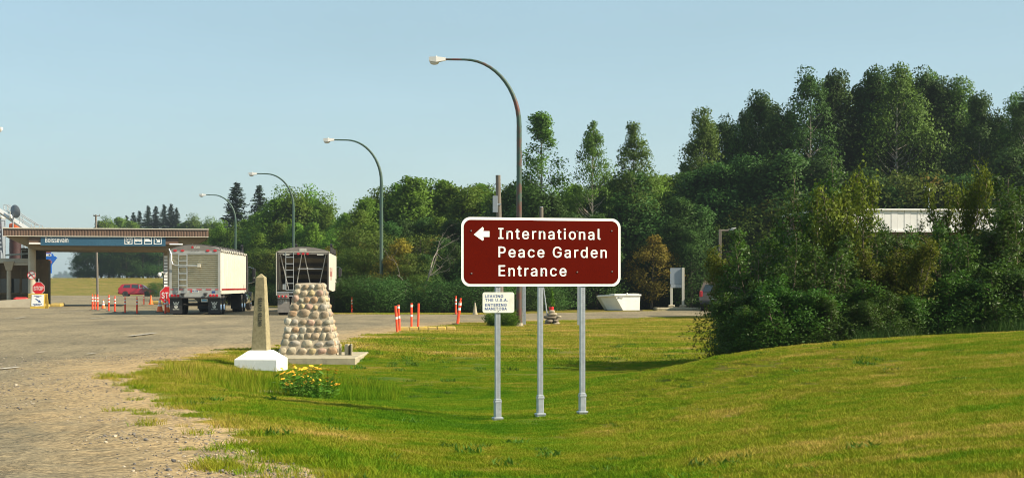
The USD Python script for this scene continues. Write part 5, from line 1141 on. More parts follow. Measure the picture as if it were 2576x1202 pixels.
# ------------------------------------------------------------------ buildings behind the bushes
dP = 108
sh = thing('brown_shed', 'brown timber shed with a railed flat top behind the bushes', 'shed', (gx(1862, dP), dP, 0), 0)
k = dP / FPX
w_ = 190 * k; zt = gz(648, dP)
for i in range(12): obj('plank', bx(-w_ / 2 + (i + .5) * w_ / 12, -.02 + .012 * (i % 2), zt / 2, w_ / 12 - .015, .05, zt), 'shed_brown', sh)
obj('wall', bx(0, 1.56, zt / 2, w_, 3.0, zt), 'shed_brown', sh); obj('roof', bx(0, 1.5, zt + .06, w_ + .3, 3.5, .12), 'fascia_brown', sh)
obj('rail', bx(0, -.1, gz(633, dP), w_, .08, .10), 'shed_brown', sh)
for i in range(8): obj('rail_post', bx(-w_ / 2 + .1 + i * (w_ - .2) / 7, -.1, (zt + gz(633, dP)) / 2 + .05, .1, .08, gz(633, dP) - zt), 'shed_brown', sh)
obj('beam', bx(0, -.12, gz(697, dP), w_ * .95, .1, .16), 'fascia_brown', sh)
pm_ = obj('porch_post', bx(gx(1768, dP) - gx(1862, dP), -1.4, gz(696, dP) / 2, .25, .25, gz(696, dP)), 'shed_brown', sh)
dO = 76
of = thing('office_building', 'low brown building with a white ribbed roof band behind the bushes', 'building', (gx(2060, dO), dO, 0), 5.5)
Lb = 10.2; zt, zm = gz(529, dO), gz(580, dO)
for i in range(34): obj('siding_board', bx((i + .5) * Lb / 34, -.03 - .012 * (i % 2), (zt + zm) / 2 + .02, Lb / 34 - .012, .06, zt - zm), 'siding_white', of)
obj('band_cap', cat(bx(Lb / 2, -.05, zt + .05, Lb + .2, .2, .08), bx(Lb / 2, -.05, zm - .02, Lb + .1, .16, .07)), 'siding_white', of)
nb2 = 16
for i in range(nb2): obj('shingle_course', bx(Lb / 2, .12 + .0 - .0, (i + .5) * (zm - .06) / nb2, Lb - .3, .08 + .02 * (i % 2), (zm - .06) / nb2 - .012), 'siding_brown', of)
obj('wall', bx(Lb / 2, 3.2, (zt - .1) / 2, Lb - .1, 6.0, zt - .1), 'siding_brown', of); obj('roof', bx(Lb / 2, 3.1, zt, Lb + .1, 6.2, .1), 'siding_white', of)
w__ = obj('window', bx(6.5, .07, 1.75, 1.6, .05, 1.2), 'dark_glass', of); obj('window_frame', plate(sbox(5.62, 1.07, 7.38, 2.43).difference(sbox(5.72, 1.17, 7.28, 2.33)), -.0, .06), 'siding_white', w__)
p = thing('utility_pole', 'thin grey metal pole rising behind the white roof band', 'utility pole', (gx(2337, 90), 90, 0)); obj('pole', cyl((0, 0, 0), (0, 0, gz(474, 90)), .07, .05), 'galvanised', p); obj('bracket', tube([(0, -.05, gz(474, 90)), (-.25, -.05, gz(470, 90)), (-.3, -.05, gz(478, 90)), (-.1, -.05, gz(480, 90))], .02, 6), 'galvanised', p)
# ------------------------------------------------------------------ vegetation
def leaves(C, size, rng, up=.35, aspect=.62, out=None):
    n = len(C); C = np.asarray(C, float); nrm = rng.normal(0, 1, (n, 3)); nrm[:, 2] += up * np.sign(nrm[:, 2] + .3); nrm /= np.linalg.norm(nrm, axis=1, keepdims=True)
    if out is not None: nrm *= np.where((nrm * out).sum(1, keepdims=True) < 0, -1, 1)
    t = rng.normal(0, 1, (n, 3)); t -= (t * nrm).sum(1, keepdims=True) * nrm; t /= np.linalg.norm(t, axis=1, keepdims=True); b_ = np.cross(nrm, t)
    s = (np.broadcast_to(size, n) * rng.uniform(.65, 1.3, n))[:, None] / 2
    V_ = np.stack([C - t * s, C + b_ * s * aspect - t * s * .1, C + t * s, C - b_ * s * aspect - t * s * .1], 1).reshape(-1, 3)
    k_ = np.arange(n)[:, None] * 4
    if out is None: N_ = nrm
    else:      # leaves of a clump mostly turn their faces outwards, so a clump has a lit and a shaded side
        N_ = nrm * .75 + out / np.maximum(np.linalg.norm(out, axis=1, keepdims=True), 1e-6); N_ /= np.linalg.norm(N_, axis=1, keepdims=True)
    return V_, np.stack([k_ + [0, 2, 1], k_ + [0, 3, 2]], 1).reshape(-1, 3), np.repeat(N_, 4, 0)
def leafmesh(*parts):
    V_, F_, o = [], [], 0
    for v, f, n in parts: V_.append(v); F_.append(f + o); o += len(v)
    m = trimesh.Trimesh(np.vstack(V_), np.vstack(F_), process=False); m.metadata['normals'] = np.vstack([q[2] for q in parts])
    return m
def foliage(name, m, lm, p):
    path = obj(name, m, lm, p)
    g = UsdGeom.Mesh(stage.GetPrimAtPath(path)); g.CreateNormalsAttr(Vt.Vec3fArray.FromNumpy(m.metadata['normals'].astype(np.float32))); g.SetNormalsInterpolation('vertex')
    return path

def broadleaf(seed, H, R, base, nclump, per, lsize, lm, bark, shape='round', rt=.15, crad=.16, lean=.25, bare=0.0):
    """Crown of leaf clumps at the ends of limbs; envelope by height, gaps between clumps."""
    def build(p):
        r = np.random.default_rng(seed)
        zz = np.linspace(0, H * .95, 9); wob = np.cumsum(r.normal(0, lean * H * .012, (9, 2)), 0)
        axis = np.column_stack([wob, zz]); rad = np.linspace(rt, rt * .12, 9)
        at_ = lambda z: np.array([np.interp(z, zz, axis[:, 0]), np.interp(z, zz, axis[:, 1]), z])
        def env(t):
            if shape == 'poplar': return (.45 + .75 * np.sin(np.clip(t * 1.15, 0, 1) * np.pi) ** .7 * .75) * (1 - .72 * t ** 2.4)
            if shape == 'cone': return 1.05 * (1 - t) ** .8 + .06
            if shape == 'bush': return .75 + .45 * np.sin(t * np.pi * .8) - .35 * t ** 3
            return np.sqrt(np.clip(1 - (1.9 * t - .85) ** 2 / 1.25, .04, 1))
        limbs, L_ = [tube(axis, rad, 7)], []
        ts = np.clip(np.sort(r.uniform(0, 1, nclump) ** .9), 0, 1)
        for t in ts:
            z = base * H + t * (H * (1 - base)) * .97; a = r.uniform(0, 2 * np.pi); q = r.uniform(.25, 1.0) ** .6 * env(t) * R
            c = at_(min(z, H * .95)) + np.array([q * math.cos(a), q * math.sin(a), r.normal(0, .02 * H)])
            zs0 = max(base * H * .8, z - q * r.uniform(.5, 1.1)); s0 = at_(min(zs0, H * .9))
            mid = s0 * .45 + c * .55 + np.array([0, 0, -.08 * q])
            if q > .15 * R: limbs.append(tube([s0, mid, c], [max(rt * .28 * (1 - .6 * t), .012), max(rt * .16 * (1 - .6 * t), .008), .006], 4, cap=False))
            if r.uniform() < bare: continue
            cr = crad * R * r.uniform(.7, 1.5) * (.7 + .5 * env(t)); k_ = int(per * r.uniform(.6, 1.4))
            d_ = r.normal(0, 1, (k_, 3)); d_ /= np.maximum(np.linalg.norm(d_, axis=1, keepdims=True), 1e-6); d_ *= (r.uniform(0, 1, k_) ** .45)[:, None] * np.array([cr, cr, cr * .75])
            L_.append(leaves(c + d_ * 1.35, lsize, r, out=d_ / cr + (c - at_(min(z, H * .95) - .1 * H)) / R * .6 + [0, 0, .25]))
        obj('trunk', cat(*limbs), bark, p, smooth=True)
        foliage('crown', leafmesh(*L_), lm, p)
    return build
def spruce(seed, H, R):
    def build(p):
        r = np.random.default_rng(seed); C, limbs = [], [tube([(0, 0, 0), (0, 0, H)], [.2, .02], 7)]
        for z in np.arange(.25 * H, H * .985, H * .017):
            t = z / H; n = int(8 + 9 * (1 - t)); L0 = R * (1 - t) ** .8 * r.uniform(.75, 1.15) + .12
            for k_ in range(n):
                a = r.uniform(0, 2 * np.pi); L1 = L0 * r.uniform(.6, 1.12); m_ = int(7 + L1 * 11); s = np.linspace(.12, 1, m_)
                P = np.column_stack([s * L1 * math.cos(a), s * L1 * math.sin(a), z - .30 * L1 * s + .16 * L1 * s ** 2]) + r.normal(0, .05 + .05 * L1, (m_, 3)) * [1, 1, .5]
                C.append(P)
        C = np.vstack(C)
        obj('trunk', cat(*limbs), 'bark_brown', p); obj('crown', leafmesh(leaves(C, .40, r, up=1.2, aspect=.42)), 'leaf_spruce', p)
    return build
def baretree(seed, H):
    def build(p):
        r = np.random.default_rng(seed); out = []
        def grow(s0, d_, L_, rad, lvl):
            pts = [s0]; d0 = d_.copy()
            for i in range(5):
                d0 = d0 + r.normal(0, .22, 3); d0 /= np.linalg.norm(d0); pts.append(pts[-1] + d0 * L_ / 5)
            out.append(tube(pts, np.linspace(rad, rad * .45, 6), 6 if lvl < 2 else 4, cap=False))
            if lvl < 4:
                for k_ in range(3 if lvl < 2 else 2):
                    i = r.integers(2, 6); dd = d0 + r.normal(0, .75, 3); dd[2] += .15; dd /= np.linalg.norm(dd)
                    grow(pts[i], dd, L_ * r.uniform(.5, .75), rad * .5, lvl + 1)
        grow(np.zeros(3), np.array([.05, 0, 1.0]), H * .55, .13, 0)
        obj('trunk', cat(*out), 'bark_grey', p, smooth=True)
    return build

K = {}
for i in range(3): K['aspen', i] = Kind(broadleaf(110 + i, 13, 2.3, .24, 105, 105, .16, 'leaf_poplar', 'bark_pale', 'poplar', .14, .19, .3))
for i in range(4): K['tall', i] = Kind(broadleaf(200 + i, 14, 2.9, .28, 80, 190, .18, 'leaf_dark' if i % 2 else 'leaf_poplar', 'bark_pale', 'poplar', .15, .24, .3))
for i in range(4): K['maple', i] = Kind(broadleaf(300 + i, 9, 2.3, .12, 74, 190, .165, 'leaf_bright', 'bark_brown', 'poplar', .14, .25, .3))
for i in range(3): K['dark', i] = Kind(broadleaf(400 + i, 9, 2.6, .06, 78, 190, .17, 'leaf_dark', 'bark_brown', 'poplar', .14, .25, .3))
for i in range(3): K['olive', i] = Kind(broadleaf(500 + i, 6, 2.5, .04, 66, 170, .15, 'leaf_olive', 'bark_brown', 'round', .10, .22, .3))
for i in range(2): K['autumn', i] = Kind(broadleaf(550 + i, 6, 2.2, .22, 46, 170, .14, 'leaf_autumn', 'bark_brown', 'poplar', .10, .22, .3))
for i in range(2): K['under', i] = Kind(broadleaf(600 + i, 3.5, 2.4, .02, 90, 95, .15, 'leaf_dark', 'bark_brown', 'bush', .06, .26, .3))
for i in range(2): K['spruce', i] = Kind(spruce(700 + i, 15, 4.2))
K['bare', 0] = Kind(baretree(42, 8.5))
NAT = {'aspen': 13, 'tall': 14, 'maple': 9, 'dark': 9, 'olive': 6, 'autumn': 6, 'under': 3.5, 'spruce': 15, 'bare': 8.5}
rv = np.random.default_rng(77)
NAME = {'aspen': 'poplar_tree', 'tall': 'poplar_tree', 'maple': 'broadleaf_tree', 'dark': 'broadleaf_tree', 'olive': 'small_tree', 'autumn': 'small_tree', 'under': 'shrub', 'spruce': 'spruce_tree', 'bare': 'dead_tree'}
def tree(kind, U, Vtop, d_, label, group=None, wide=1.0, i=None, cat_='tree'):
    if 'right wood' in label or 'wood at the right' in label: d_ += 11
    if group:
        sp = next((t for u, t in SPOT.get(label, ()) if U < u), None)
        if sp: label, group = label + ' ' + sp, group + ' ' + sp
    n = sum(1 for q in K if q[0] == kind); i = int(rv.integers(n)) if i is None else i
    x = gx(U, d_); z0 = g1(x, d_) if d_ < 400 else 3.0
    h = gz(Vtop, d_) - z0; s = h / NAT[kind]
    return K[kind, i].place(NAME[kind], label, cat_ if kind != 'under' else 'shrub', (x, d_, z0 - .05), float(rv.uniform(0, 360)), group, (s * wide, s * wide, s))

SPOT = {'tall dark poplar of the wood at the right': ((1730, 'at its low left edge'), (1830, 'above the yard lamp'), (1985, 'over the tan vehicle'), (2120, 'forming its left summit'), (2215, 'between its two summits'), (2330, 'forming its highest summit'), (2440, 'on its right shoulder'), (2530, 'in the dip before the picture edge'), (9999, 'beside the picture edge')),
        'rounded tree fronting the right wood': ((1870, 'behind the yard lamp'), (2050, 'left of the white roof band'), (2250, 'above the left end of the white roof band'), (2450, 'above the middle of the white roof band'), (9999, 'beside the picture edge')),
        'green leafy tree behind the grain trucks': ((600, 'above the first trailer'), (690, 'between the two trailers'), (800, 'above the second trailer'), (9999, 'right of the second trailer')),
        'green broadleaf tree in the middle wood': ((945, 'left of the second street lamp'), (1060, 'above the dead tree'), (1170, 'above the left end of the brown sign'), (9999, 'behind the boxed utility pole')),
        'low spreading tree fronting the middle wood': ((960, 'behind the second street lamp'), (1080, 'around the dead tree'), (9999, 'beside the brown sign')),
        'dark leafy tree of the wood behind the sign': ((1440, 'under the leftmost tall poplar'), (1560, 'under the middle tall poplar'), (1640, 'under the rightmost tall poplar'), (9999, 'above the notice board')),
        'dark undergrowth shrub at the foot of the wood': ((1000, 'beside the utility pedestal'), (1200, 'behind the slim marker posts'), (1440, 'behind the sign posts'), (1620, 'behind the dumpster'), (9999, 'behind the notice board')),
        'leafy tree of the far wood on the dry grass hill': ((300, 'left of the wooden pole'), (440, 'above the red van'), (9999, 'right of the red van'))}
# single trees one can name
tree('aspen', 1362, 276, 112, 'leftmost of three tall slim poplars above the brown sign', 'three tall slim poplars', 1.02, 0)
tree('aspen', 1490, 288, 111, 'middle of three tall slim poplars, its pale trunk bare below', 'three tall slim poplars', .80, 1)
tree('aspen', 1600, 300, 112, 'rightmost of three tall slim poplars above the brown sign', 'three tall slim poplars', .86, 2)
tree('spruce', 594, 455, 236, 'left one of two tall pointed spruces above the first trailer', None, 1.3, 0)
tree('spruce', 653, 462, 238, 'right one of two tall pointed spruces above the first trailer', None, 1.05, 1)
tree('autumn', 1638, 596, 106, 'orange tinted autumn tree above the white dumpster', None, 1.15, 0)
tree('autumn', 1005, 610, 100, 'brownish red tinged small tree between the second truck and the brown sign', None, 1.3, 1)
tree('bare', 1030, 540, 97.5, 'dead pale branched tree left of the brown sign', None, 1.0, 0)
# woods beyond the station, on the grass hill
GA = 'trees on the hill seen through and above the canopy'
for U, V_, kd in ((196, 640, 'dark'), (222, 580, 'dark'), (255, 556, 'maple'), (275, 546, 'maple'), (300, 542, 'maple'), (330, 552, 'maple'), (240, 600, 'dark'), (285, 585, 'dark'), (320, 580, 'dark'), (360, 575, 'dark'), (398, 580, 'dark'), (432, 576, 'dark'), (462, 560, 'maple'), (492, 540, 'maple'), (520, 548, 'maple'), (545, 555, 'maple'), (400, 590, 'dark'), (210, 630, 'dark'), (350, 600, 'dark'), (470, 590, 'dark')):
    tree(kd, U, V_, 345 + rv.uniform(-6, 14), 'leafy tree of the far wood on the dry grass hill', GA, 1.25)
for U, V_ in ((318, 540), (336, 532), (372, 515), (392, 516), (412, 512), (430, 510), (444, 520), (350, 528)):
    tree('spruce', U, V_, 372, 'dark spruce rising from the far wood above the canopy roof', 'spruces above the canopy roof', .9)
for U, V_ in ((120, 700), (140, 690), (152, 684), (165, 682), (178, 684), (190, 690), (205, 694), (130, 704), (215, 690)):
    tree('dark', U, V_, 3000 + rv.uniform(-150, 150), 'hazy blue tree on the horizon under the canopy', 'hazy trees on the horizon', 1.5)
for U, V_ in [(188, 700), (200, 696), (212, 698)] + [(225 + 17 * k, 688 + 5 * (k % 3)) for k in range(15)]: tree('under', U, V_, 341, 'bush at the edge of the far wood on the hill', 'bushes on the hill edge', 1.4)
tree('under', 400, 712, 226, 'green bush behind the red van nose', None, 1.2, 0)
# bright wood behind the trucks
GB = 'green trees behind the two grain trucks'
for U, V_, d_, kd in ((505, 590, 200, 'maple'), (530, 575, 190, 'maple'), (560, 560, 180, 'maple'), (590, 565, 178, 'maple'), (620, 552, 172, 'maple'), (648, 535, 165, 'maple'), (672, 512, 160, 'maple'), (700, 490, 158, 'maple'), (726, 474, 160, 'maple'), (752, 478, 158, 'maple'), (780, 470, 160, 'maple'), (806, 488, 158, 'maple'), (826, 520, 155, 'maple'), (848, 545, 152, 'maple'), (872, 536, 150, 'maple'), (890, 560, 148, 'maple'),
                      (655, 580, 146, 'maple'), (700, 560, 144, 'maple'), (745, 555, 143, 'maple'), (790, 560, 142, 'maple'), (835, 580, 140, 'maple'), (560, 610, 165, 'dark'), (600, 612, 160, 'dark'), (530, 620, 172, 'dark'), (515, 630, 178, 'dark')):
    tree(kd, U, V_, d_, 'green leafy tree behind the grain trucks', GB, 1.15)
for U, V_, d_, kd in ((630, 640, 138, 'olive'), (668, 628, 136, 'olive'), (705, 632, 134, 'olive'), (640, 680, 132, 'dark'), (680, 690, 130, 'dark'), (600, 650, 140, 'olive'), (860, 640, 118, 'olive'), (740, 640, 130, 'olive'), (830, 628, 120, 'autumn'), (615, 700, 140, 'dark'), (655, 720, 128, 'under'), (690, 715, 127, 'under'), (632, 725, 130, 'under')):
    tree(kd, U, V_, d_, 'dull olive small tree close behind the grain trucks', 'olive small trees behind the grain trucks', 1.25)
# middle wood left of the sign
GC = 'trees of the wood between the trucks and the brown sign'
for U, V_, d_, kd in ((908, 520, 124, 'maple'), (925, 490, 128, 'maple'), (952, 482, 130, 'maple'), (980, 474, 130, 'maple'), (1008, 462, 130, 'maple'), (1036, 444, 128, 'maple'), (1062, 462, 130, 'maple'), (1090, 458, 130, 'maple'), (1114, 453, 130, 'maple'), (1140, 468, 128, 'maple'), (1166, 472, 126, 'maple'), (1188, 470, 128, 'maple'), (1210, 462, 130, 'maple'), (1235, 476, 126, 'maple'), (1262, 470, 122, 'maple'), (1285, 480, 120, 'dark'),
                      (900, 575, 114, 'olive'), (935, 560, 116, 'maple'), (980, 560, 116, 'dark'), (1020, 545, 117, 'dark'), (1065, 540, 117, 'dark'), (1105, 545, 116, 'maple'), (1140, 545, 114, 'dark'), (1180, 540, 113, 'dark'), (1215, 540, 112, 'dark')):
    tree(kd, U, V_, d_, 'green broadleaf tree in the middle wood', GC, 1.2)
for U, V_, d_, kd in ((875, 640, 104, 'olive'), (910, 625, 103, 'olive'), (950, 600, 103, 'olive'), (985, 650, 99, 'autumn'), (1030, 640, 99, 'olive'), (1075, 640, 99, 'dark'), (1105, 600, 102, 'dark'), (1140, 610, 100, 'dark'), (1165, 640, 99, 'dark'), (1060, 590, 103, 'olive'), (1200, 620, 99, 'dark'), (1240, 600, 100, 'dark'), (1050, 690, 97, 'olive')):
    tree(kd, U, V_, d_, 'low spreading tree fronting the middle wood', 'low trees fronting the wood left of the brown sign', 1.15)
# wood behind the sign and dumpster
GD = 'trees behind the brown sign and the white dumpster'
for U, V_, d_, kd in ((1300, 455, 118, 'dark'), (1325, 440, 116, 'dark'), (1345, 470, 110, 'dark'), (1385, 480, 110, 'dark'), (1420, 470, 116, 'maple'), (1452, 455, 118, 'maple'), (1520, 450, 116, 'dark'), (1545, 470, 112, 'dark'), (1570, 440, 116, 'dark'), (1600, 430, 112, 'dark'), (1632, 428, 114, 'maple'), (1662, 440, 116, 'maple'), (1688, 455, 118, 'maple'), (1715, 440, 116, 'dark'),
                      (1580, 540, 111, 'dark'), (1615, 530, 112, 'dark'), (1670, 520, 112, 'dark'), (1720, 500, 108, 'dark'), (1760, 520, 108, 'dark'), (1740, 580, 106, 'dark'), (1715, 590, 111, 'dark'), (1440, 540, 106, 'dark'), (1500, 540, 106, 'dark'), (1340, 560, 104, 'dark'), (1400, 560, 104, 'dark'), (1280, 560, 104, 'dark')):
    tree(kd, U, V_, d_, 'dark leafy tree of the wood behind the sign', GD, 1.2)
# tall right wood
GE = 'tall poplars of the wood at the right'
for U, V_, d_ in ((1702, 432, 112), (1728, 400, 114), (1762, 275, 108), (1790, 300, 112), (1815, 290, 110), (1848, 300, 110), (1880, 268, 112), (1912, 224, 110), (1940, 250, 112), (1962, 272, 108), (1995, 262, 112), (2042, 168, 108), (2072, 205, 112), (2102, 172, 110), (2135, 215, 112), (2170, 200, 110), (2200, 164, 110), (2228, 190, 112), (2254, 150, 108), (2282, 175, 112), (2314, 168, 110), (2340, 185, 112), (2362, 190, 110), (2392, 205, 112), (2422, 200, 110), (2455, 240, 112), (2462, 228, 105), (2495, 285, 110), (2520, 272, 108), (2555, 240, 104), (2580, 214, 100), (2610, 230, 102), (2640, 220, 104), (2600, 280, 112)):
    tree('tall', U, V_ + 4, d_, 'tall dark poplar of the wood at the right', GE, .80)
for U, V_, d_, kd in ((1745, 420, 102, 'dark'), (1790, 400, 101, 'dark'), (1835, 420, 100, 'dark'), (1880, 395, 100, 'dark'), (1925, 410, 99, 'dark'), (1975, 385, 98, 'dark'), (2025, 400, 99, 'dark'), (2075, 400, 98, 'dark'), (2125, 440, 98, 'dark'), (2180, 430, 97, 'dark'), (2240, 460, 97, 'dark'), (2300, 440, 98, 'olive'), (2360, 430, 97, 'dark'), (2420, 430, 96, 'dark'), (2480, 410, 97, 'dark'), (2540, 380, 96, 'dark'), (2600, 380, 96, 'dark'), (1900, 520, 98, 'olive'), (2000, 500, 97, 'olive'), (1760, 560, 112, 'dark'), (1800, 540, 114, 'dark'), (1850, 540, 114, 'dark'), (1900, 540, 113, 'dark')):
    tree(kd, U, V_, d_, 'rounded tree fronting the right wood', 'rounded trees fronting the right wood', 1.15)
# undergrowth at the foot of the wood
GU = 'dark undergrowth shrubs along the foot of the wood'
for U in list(range(848, 1300, 30)) + list(range(1300, 1760, 34)):
    tree('under', U + rv.uniform(-8, 8), 712 + rv.uniform(-18, 18), 101.0 + rv.uniform(-1, 3) + (8 if U > 1380 else 0) - (5 if U < 1230 else 0), 'dark undergrowth shrub at the foot of the wood', GU, 1.3)

# ------------------------------------------------------------------ big bushes in front at the right
def bush(seed, H, R, n, per, lm, ls=.075):
    def build(p):
        r = np.random.default_rng(seed); st, L_ = [], []
        for s in range(11):
            a = r.uniform(0, 2 * np.pi); sp = r.uniform(.1, .85) * R; top = np.array([sp * math.cos(a), sp * math.sin(a), H * r.uniform(.6, 1.0) * (1 - .22 * sp / R)])
            b0 = np.array([.25 * R * math.cos(a) * r.uniform(.2, 1), .25 * R * math.sin(a) * r.uniform(.2, 1), -.1]); m_ = b0 * .5 + top * .5 + r.normal(0, .10, 3) * [1, 1, .3] + [.12 * math.cos(a), .12 * math.sin(a), 0]
            pts = np.array([b0, b0 * .75 + m_ * .25 + r.normal(0, .03, 3), m_, m_ * .4 + top * .6 + r.normal(0, .05, 3), top]); st.append(tube(pts, [.035, .03, .022, .014, .005], 5))
            for k_ in range(n):
                t = r.uniform(.08, 1.0); q0 = np.array([np.interp(t, np.linspace(0, 1, 5), pts[:, j]) for j in range(3)])
                dd = r.normal(0, 1, 3); dd[2] = abs(dd[2]) * .6 + .1; dd /= np.linalg.norm(dd); ln = r.uniform(.25, .62) * (1.1 - .6 * t) * (H / 4) ** .5; e = q0 + dd * ln
                if k_ % 2 == 0: st.append(tube([q0, (q0 + e) / 2 + r.normal(0, .02, 3), e], [.010, .007, .003], 3, cap=False))
                k2 = int(per * r.uniform(.5, 1.5)); u = r.uniform(.15, 1.08, k2)[:, None]
                J_ = r.normal(0, .075, (k2, 3)); L_.append(leaves(q0 + (e - q0) * u + J_, ls, r, up=.5, aspect=.55, out=J_ / .09 + dd * .8 + [0, 0, .4]))
        for k_ in range(int(n * 1.6)):   # low skirt
            a = r.uniform(0, 2 * np.pi); q_ = R * r.uniform(.3, 1.0); c = np.array([q_ * math.cos(a), q_ * math.sin(a), r.uniform(.05, .42) * H])
            k2 = int(per * 2.2); J_ = r.normal(0, .17, (k2, 3)); L_.append(leaves(c + J_, ls, r, up=.5, aspect=.55, out=J_ / .17 + c / R * .8 + [0, 0, .4]))
        obj('stems', cat(*st), 'bark_twig', p, smooth=True); foliage('foliage', leafmesh(*L_), lm, p)
    return build
KB = [Kind(bush(31, 4.0, 1.25, 46, 34, 'leaf_bush')), Kind(bush(32, 3.6, 1.35, 46, 34, 'leaf_bush')), Kind(bush(33, 3.0, 1.3, 46, 34, 'leaf_bush_gold')), Kind(bush(34, 2.4, 1.4, 42, 36, 'leaf_bush'))]
NB = [4.0, 3.6, 3.0, 2.4]
rb_ = np.random.default_rng(19)
def put_bush(k_, U, Vtop, d_, lb, wide=1.0):
    x = gx(U, d_); z = g1(x, d_); h = gz(Vtop, d_) - z; s = 1.10 * h / NB[k_]
    return KB[k_].place('large_bush', lb, 'bush', (x, d_, z), float(rb_.uniform(0, 360)), None, (wide * s ** .5, wide * s ** .5, s))
put_bush(3, 1880, 700, 33.5, 'low dark bush at the left end of the thicket on the mound', .72)
put_bush(2, 1842, 612, 37.5, 'yellowing slender bush in front of the pale lamp pole', .75)
put_bush(1, 1925, 560, 36.5, 'dark bush second from the left end of the thicket', .85)
put_bush(0, 1985, 470, 38.5, 'tall bush behind the left part of the thicket', .85)
put_bush(0, 2075, 425, 37.5, 'tall bush with pale stems left of the white roof band', .95)
put_bush(2, 2130, 408, 36.0, 'tallest yellow green bush left of the white roof band', .72)
put_bush(1, 2050, 590, 34.0, 'dark dense bush in the middle front of the thicket', .95)
put_bush(3, 1935, 740, 32.8, 'lowest dark bush at the mound crest near the left end of the thicket', .8)
put_bush(3, 2060, 740, 32.6, 'lowest dark bush at the mound crest under the middle of the thicket', .9)
put_bush(3, 1985, 690, 33.0, 'low dark bush behind the mound crest left of centre', .95)
put_bush(1, 2190, 560, 35.5, 'bush below the left end of the white roof band', .9)
put_bush(3, 2140, 700, 33.2, 'low dark bush under the tall yellow green one', 1.0)
put_bush(2, 2275, 590, 34.0, 'golden bush below the middle of the white roof band', .9)
put_bush(3, 2225, 730, 32.6, 'low bush beside the golden one', .85)
put_bush(1, 2340, 575, 36.5, 'bush right of the golden one below the roof band', .9)
put_bush(3, 2345, 715, 33.2, 'low bush right of the golden one', .95)
put_bush(2, 2415, 400, 37.5, 'tall yellowing bush standing before the roof band right part', .58)
put_bush(0, 2485, 575, 36.5, 'green bush left of the picture edge', .9)
put_bush(0, 2560, 470, 35.0, 'dense tall bush beside the right picture edge', 1.0)
put_bush(1, 2590, 400, 37.5, 'tallest bush cut by the right picture edge', 1.0)
put_bush(3, 2440, 680, 33.4, 'low leafy bush under the tall green one at the right', 1.0)
put_bush(3, 2540, 650, 33.0, 'low leafy bush at the right picture edge', 1.05)
leafmat('weed_dark', [(.02, .05, .008), (.04, .08, .012), (.08, .11, .02)], trans=0.3)
put_bush(1, 2175, 575, 38.5, 'bush just left of the visible roof band part', .7)
put_bush(1, 2385, 560, 35.0, 'dense green bush under the tall yellowing one', .95)
put_bush(0, 2228, 548, 38.0, 'thin leafy bush before the left part of the white roof band', .5)
put_bush(0, 2322, 552, 38.2, 'thin leafy bush before the middle of the white roof band', .45)
# tall weeds along the thicket's foot
wx, wy = [], []
for U in np.linspace(1870, 2640, 420):
    if meshkit.noise(np.array([U * .02, 3.3, 1.0]), 8) < .45: continue
    d_ = 32.6 + rb_.uniform(-.6, 1.2) + .3 * math.sin(U / 60); wx.append(gx(U, d_)); wy.append(d_)
wx, wy = np.array(wx), np.array(wy); s_ = rb_.uniform(.7, 1.5, len(wx))
wp = [blades(np.random.default_rng(60 + i), 50, .26, .06, .26, .010, 1.1) for i in range(3)]
instancer('tall_weeds', wp, 'weed_dark', np.column_stack([wx, wy, ground(wx, wy)]), np.column_stack([s_, s_, s_]), rb_.integers(0, 3, len(wx)), rb_)

# leafy clump at the sign's foot and the wild flowers in the drain
def clump(seed, H, R, n, lm='leaf_weed'):
    def build(p):
        r = np.random.default_rng(seed); st, L_ = [], []
        for s in range(n):
            a, q_ = r.uniform(0, 2 * np.pi), R * math.sqrt(r.uniform()); b0 = np.array([q_ * math.cos(a) * .6, q_ * math.sin(a) * .6, -.03]); e = np.array([q_ * math.cos(a), q_ * math.sin(a), H * r.uniform(.6, 1) * (1 - .45 * (q_ / R) ** 2)])
            st.append(tube([b0, e], [.008, .004], 3, cap=False)); u = r.uniform(.1, 1.05, 70)[:, None]; L_.append(leaves(b0 + (e - b0) * u + r.normal(0, .045, (70, 3)), .07, r, up=.4, aspect=.3))
        obj('stems', cat(*st), 'leaf_weed', p); foliage('foliage', leafmesh(*L_), lm, p)
    return build
d_ = 63.5; x = gx(1266, d_)
K2 = Kind(clump(71, .75, .72, 110)); K2.place('leafy_shrub', 'bright green leafy shrub at the foot of the white notice', 'shrub', (x, d_, g1(x, d_)), 0, None, (1.05, 1.05, 1.0))
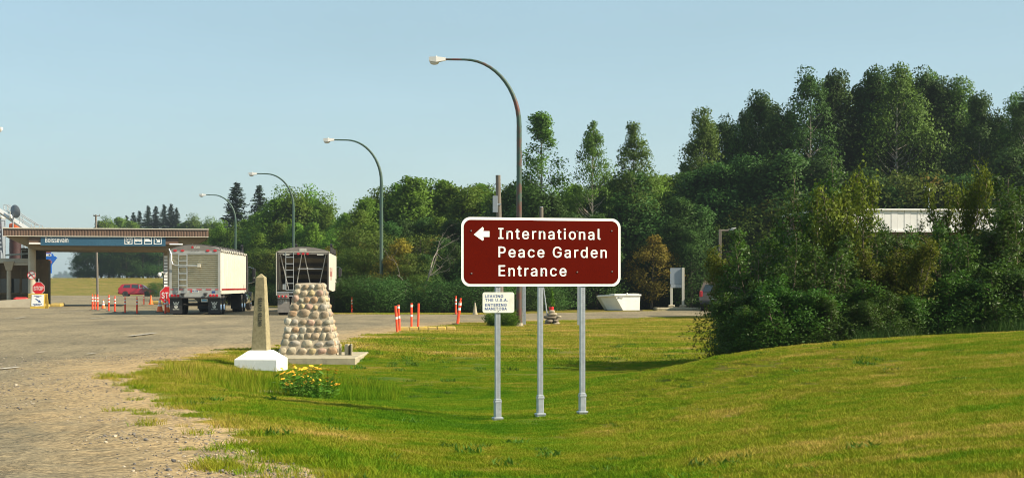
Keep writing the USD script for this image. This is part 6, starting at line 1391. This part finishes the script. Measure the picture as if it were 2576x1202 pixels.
# cedar twigs in the red pot
r = np.random.default_rng(9); C = []
for k_ in range(260):
    t = r.uniform() ** .8; C.append((r.normal(.04, .07) * (1.1 - t), r.normal(0, .07) * (1.1 - t), .15 + t * .72))
obj('cedar', leafmesh(leaves(np.array(C), .11, r, aspect=.3)), 'leaf_weed', pt_)
def daisy(seed):
    def build(p):
        r = np.random.default_rng(seed); st, L_ = [], []
        for s in range(5):
            a = r.uniform(0, 2 * np.pi); H = r.uniform(.28, .60); e = np.array([.36 * math.cos(a) * r.uniform(.2, 1), .36 * math.sin(a) * r.uniform(.2, 1), H])
            st.append(tube([(0, 0, -.03), e * .5 + [0, 0, .05], e], [.006, .005, .003], 4)); u = r.uniform(.05, .8, 22)[:, None]; L_.append(leaves(e * u + r.normal(0, .04, (22, 3)), .10, r, aspect=.28))
            tl = trimesh.transformations.euler_matrix(r.uniform(.3, 1.1), 0, r.uniform(-1, 1))
            F_ = [ell(.012, .012, .010, (0, 0, .004), 1)]
            for k_ in range(9):
                an = k_ * 2 * np.pi / 9; c, s2 = math.cos(an), math.sin(an)
                F_.append(trimesh.Trimesh([(c * .008, s2 * .008, .002), (c * .022 - s2 * .009, s2 * .022 + c * .009, .006), (c * .034, s2 * .034, .0), (c * .022 + s2 * .009, s2 * .022 - c * .009, .006)], [(0, 1, 2), (0, 2, 3)], process=False))
            m = cat(*F_); m.apply_transform(tl); obj('flower', shift(m, *e), 'flower_yellow', p)
        obj('stem', cat(*st), 'leaf_weed', p); obj('leaf', leafmesh(*L_), 'leaf_weed', p)
    return build
KD = [Kind(daisy(5)), Kind(daisy(6)), Kind(daisy(7))]
for i, (U, d_) in enumerate(((716, 28.6), (738, 28.2), (755, 29.2), (772, 28.8), (790, 28.4), (806, 29.0), (822, 28.0), (760, 27.8), (785, 27.4), (745, 29.6), (778, 29.8), (803, 27.6))):
    x = gx(U, d_); KD[i % 3].place('yellow_wildflower', 'yellow wildflower of the clump below the white obelisk base', 'wildflower', (x, d_, g1(x, d_)), 37 * i, 'yellow wildflowers below the obelisk', (1.3, 1.3, .85 + .06 * (i % 4)))
# culvert stones
rc = np.random.default_rng(3)
for i, (U, V_, w_) in enumerate(((668, 996, .32), (690, 1004, .26), (706, 1012, .2))):
    d_ = 29.2 + .15 * i; x = gx(U, d_); m = rock(w_, .25, .14, rc, 2, .12)
    obj('culvert_stone', shift(m, x, d_, g1(x, d_) + .06), 'boulder', smooth=True, label=('largest flat pale stone at the drain below the wildflowers', 'middle pale stone at the drain below the wildflowers', 'smallest pale stone at the drain below the wildflowers')[i], cat='stone')

# ------------------------------------------------------------------ morning haze
usdkit.material(stage, '/World/Looks/haze_air', {'v': ('principled_volume', {'color': (0.80, 0.88, 0.95), 'density': 0.0002, 'anisotropy': 0.5})}, volume='v.volume')
MAT['haze_air'] = UsdShade.Material.Get(stage, '/World/Looks/haze_air')
if HAZE: obj('haze', trimesh.creation.box(bounds=[(-3900, -150, -3), (3900, 3900, 60)]), 'haze_air', kind='stuff')
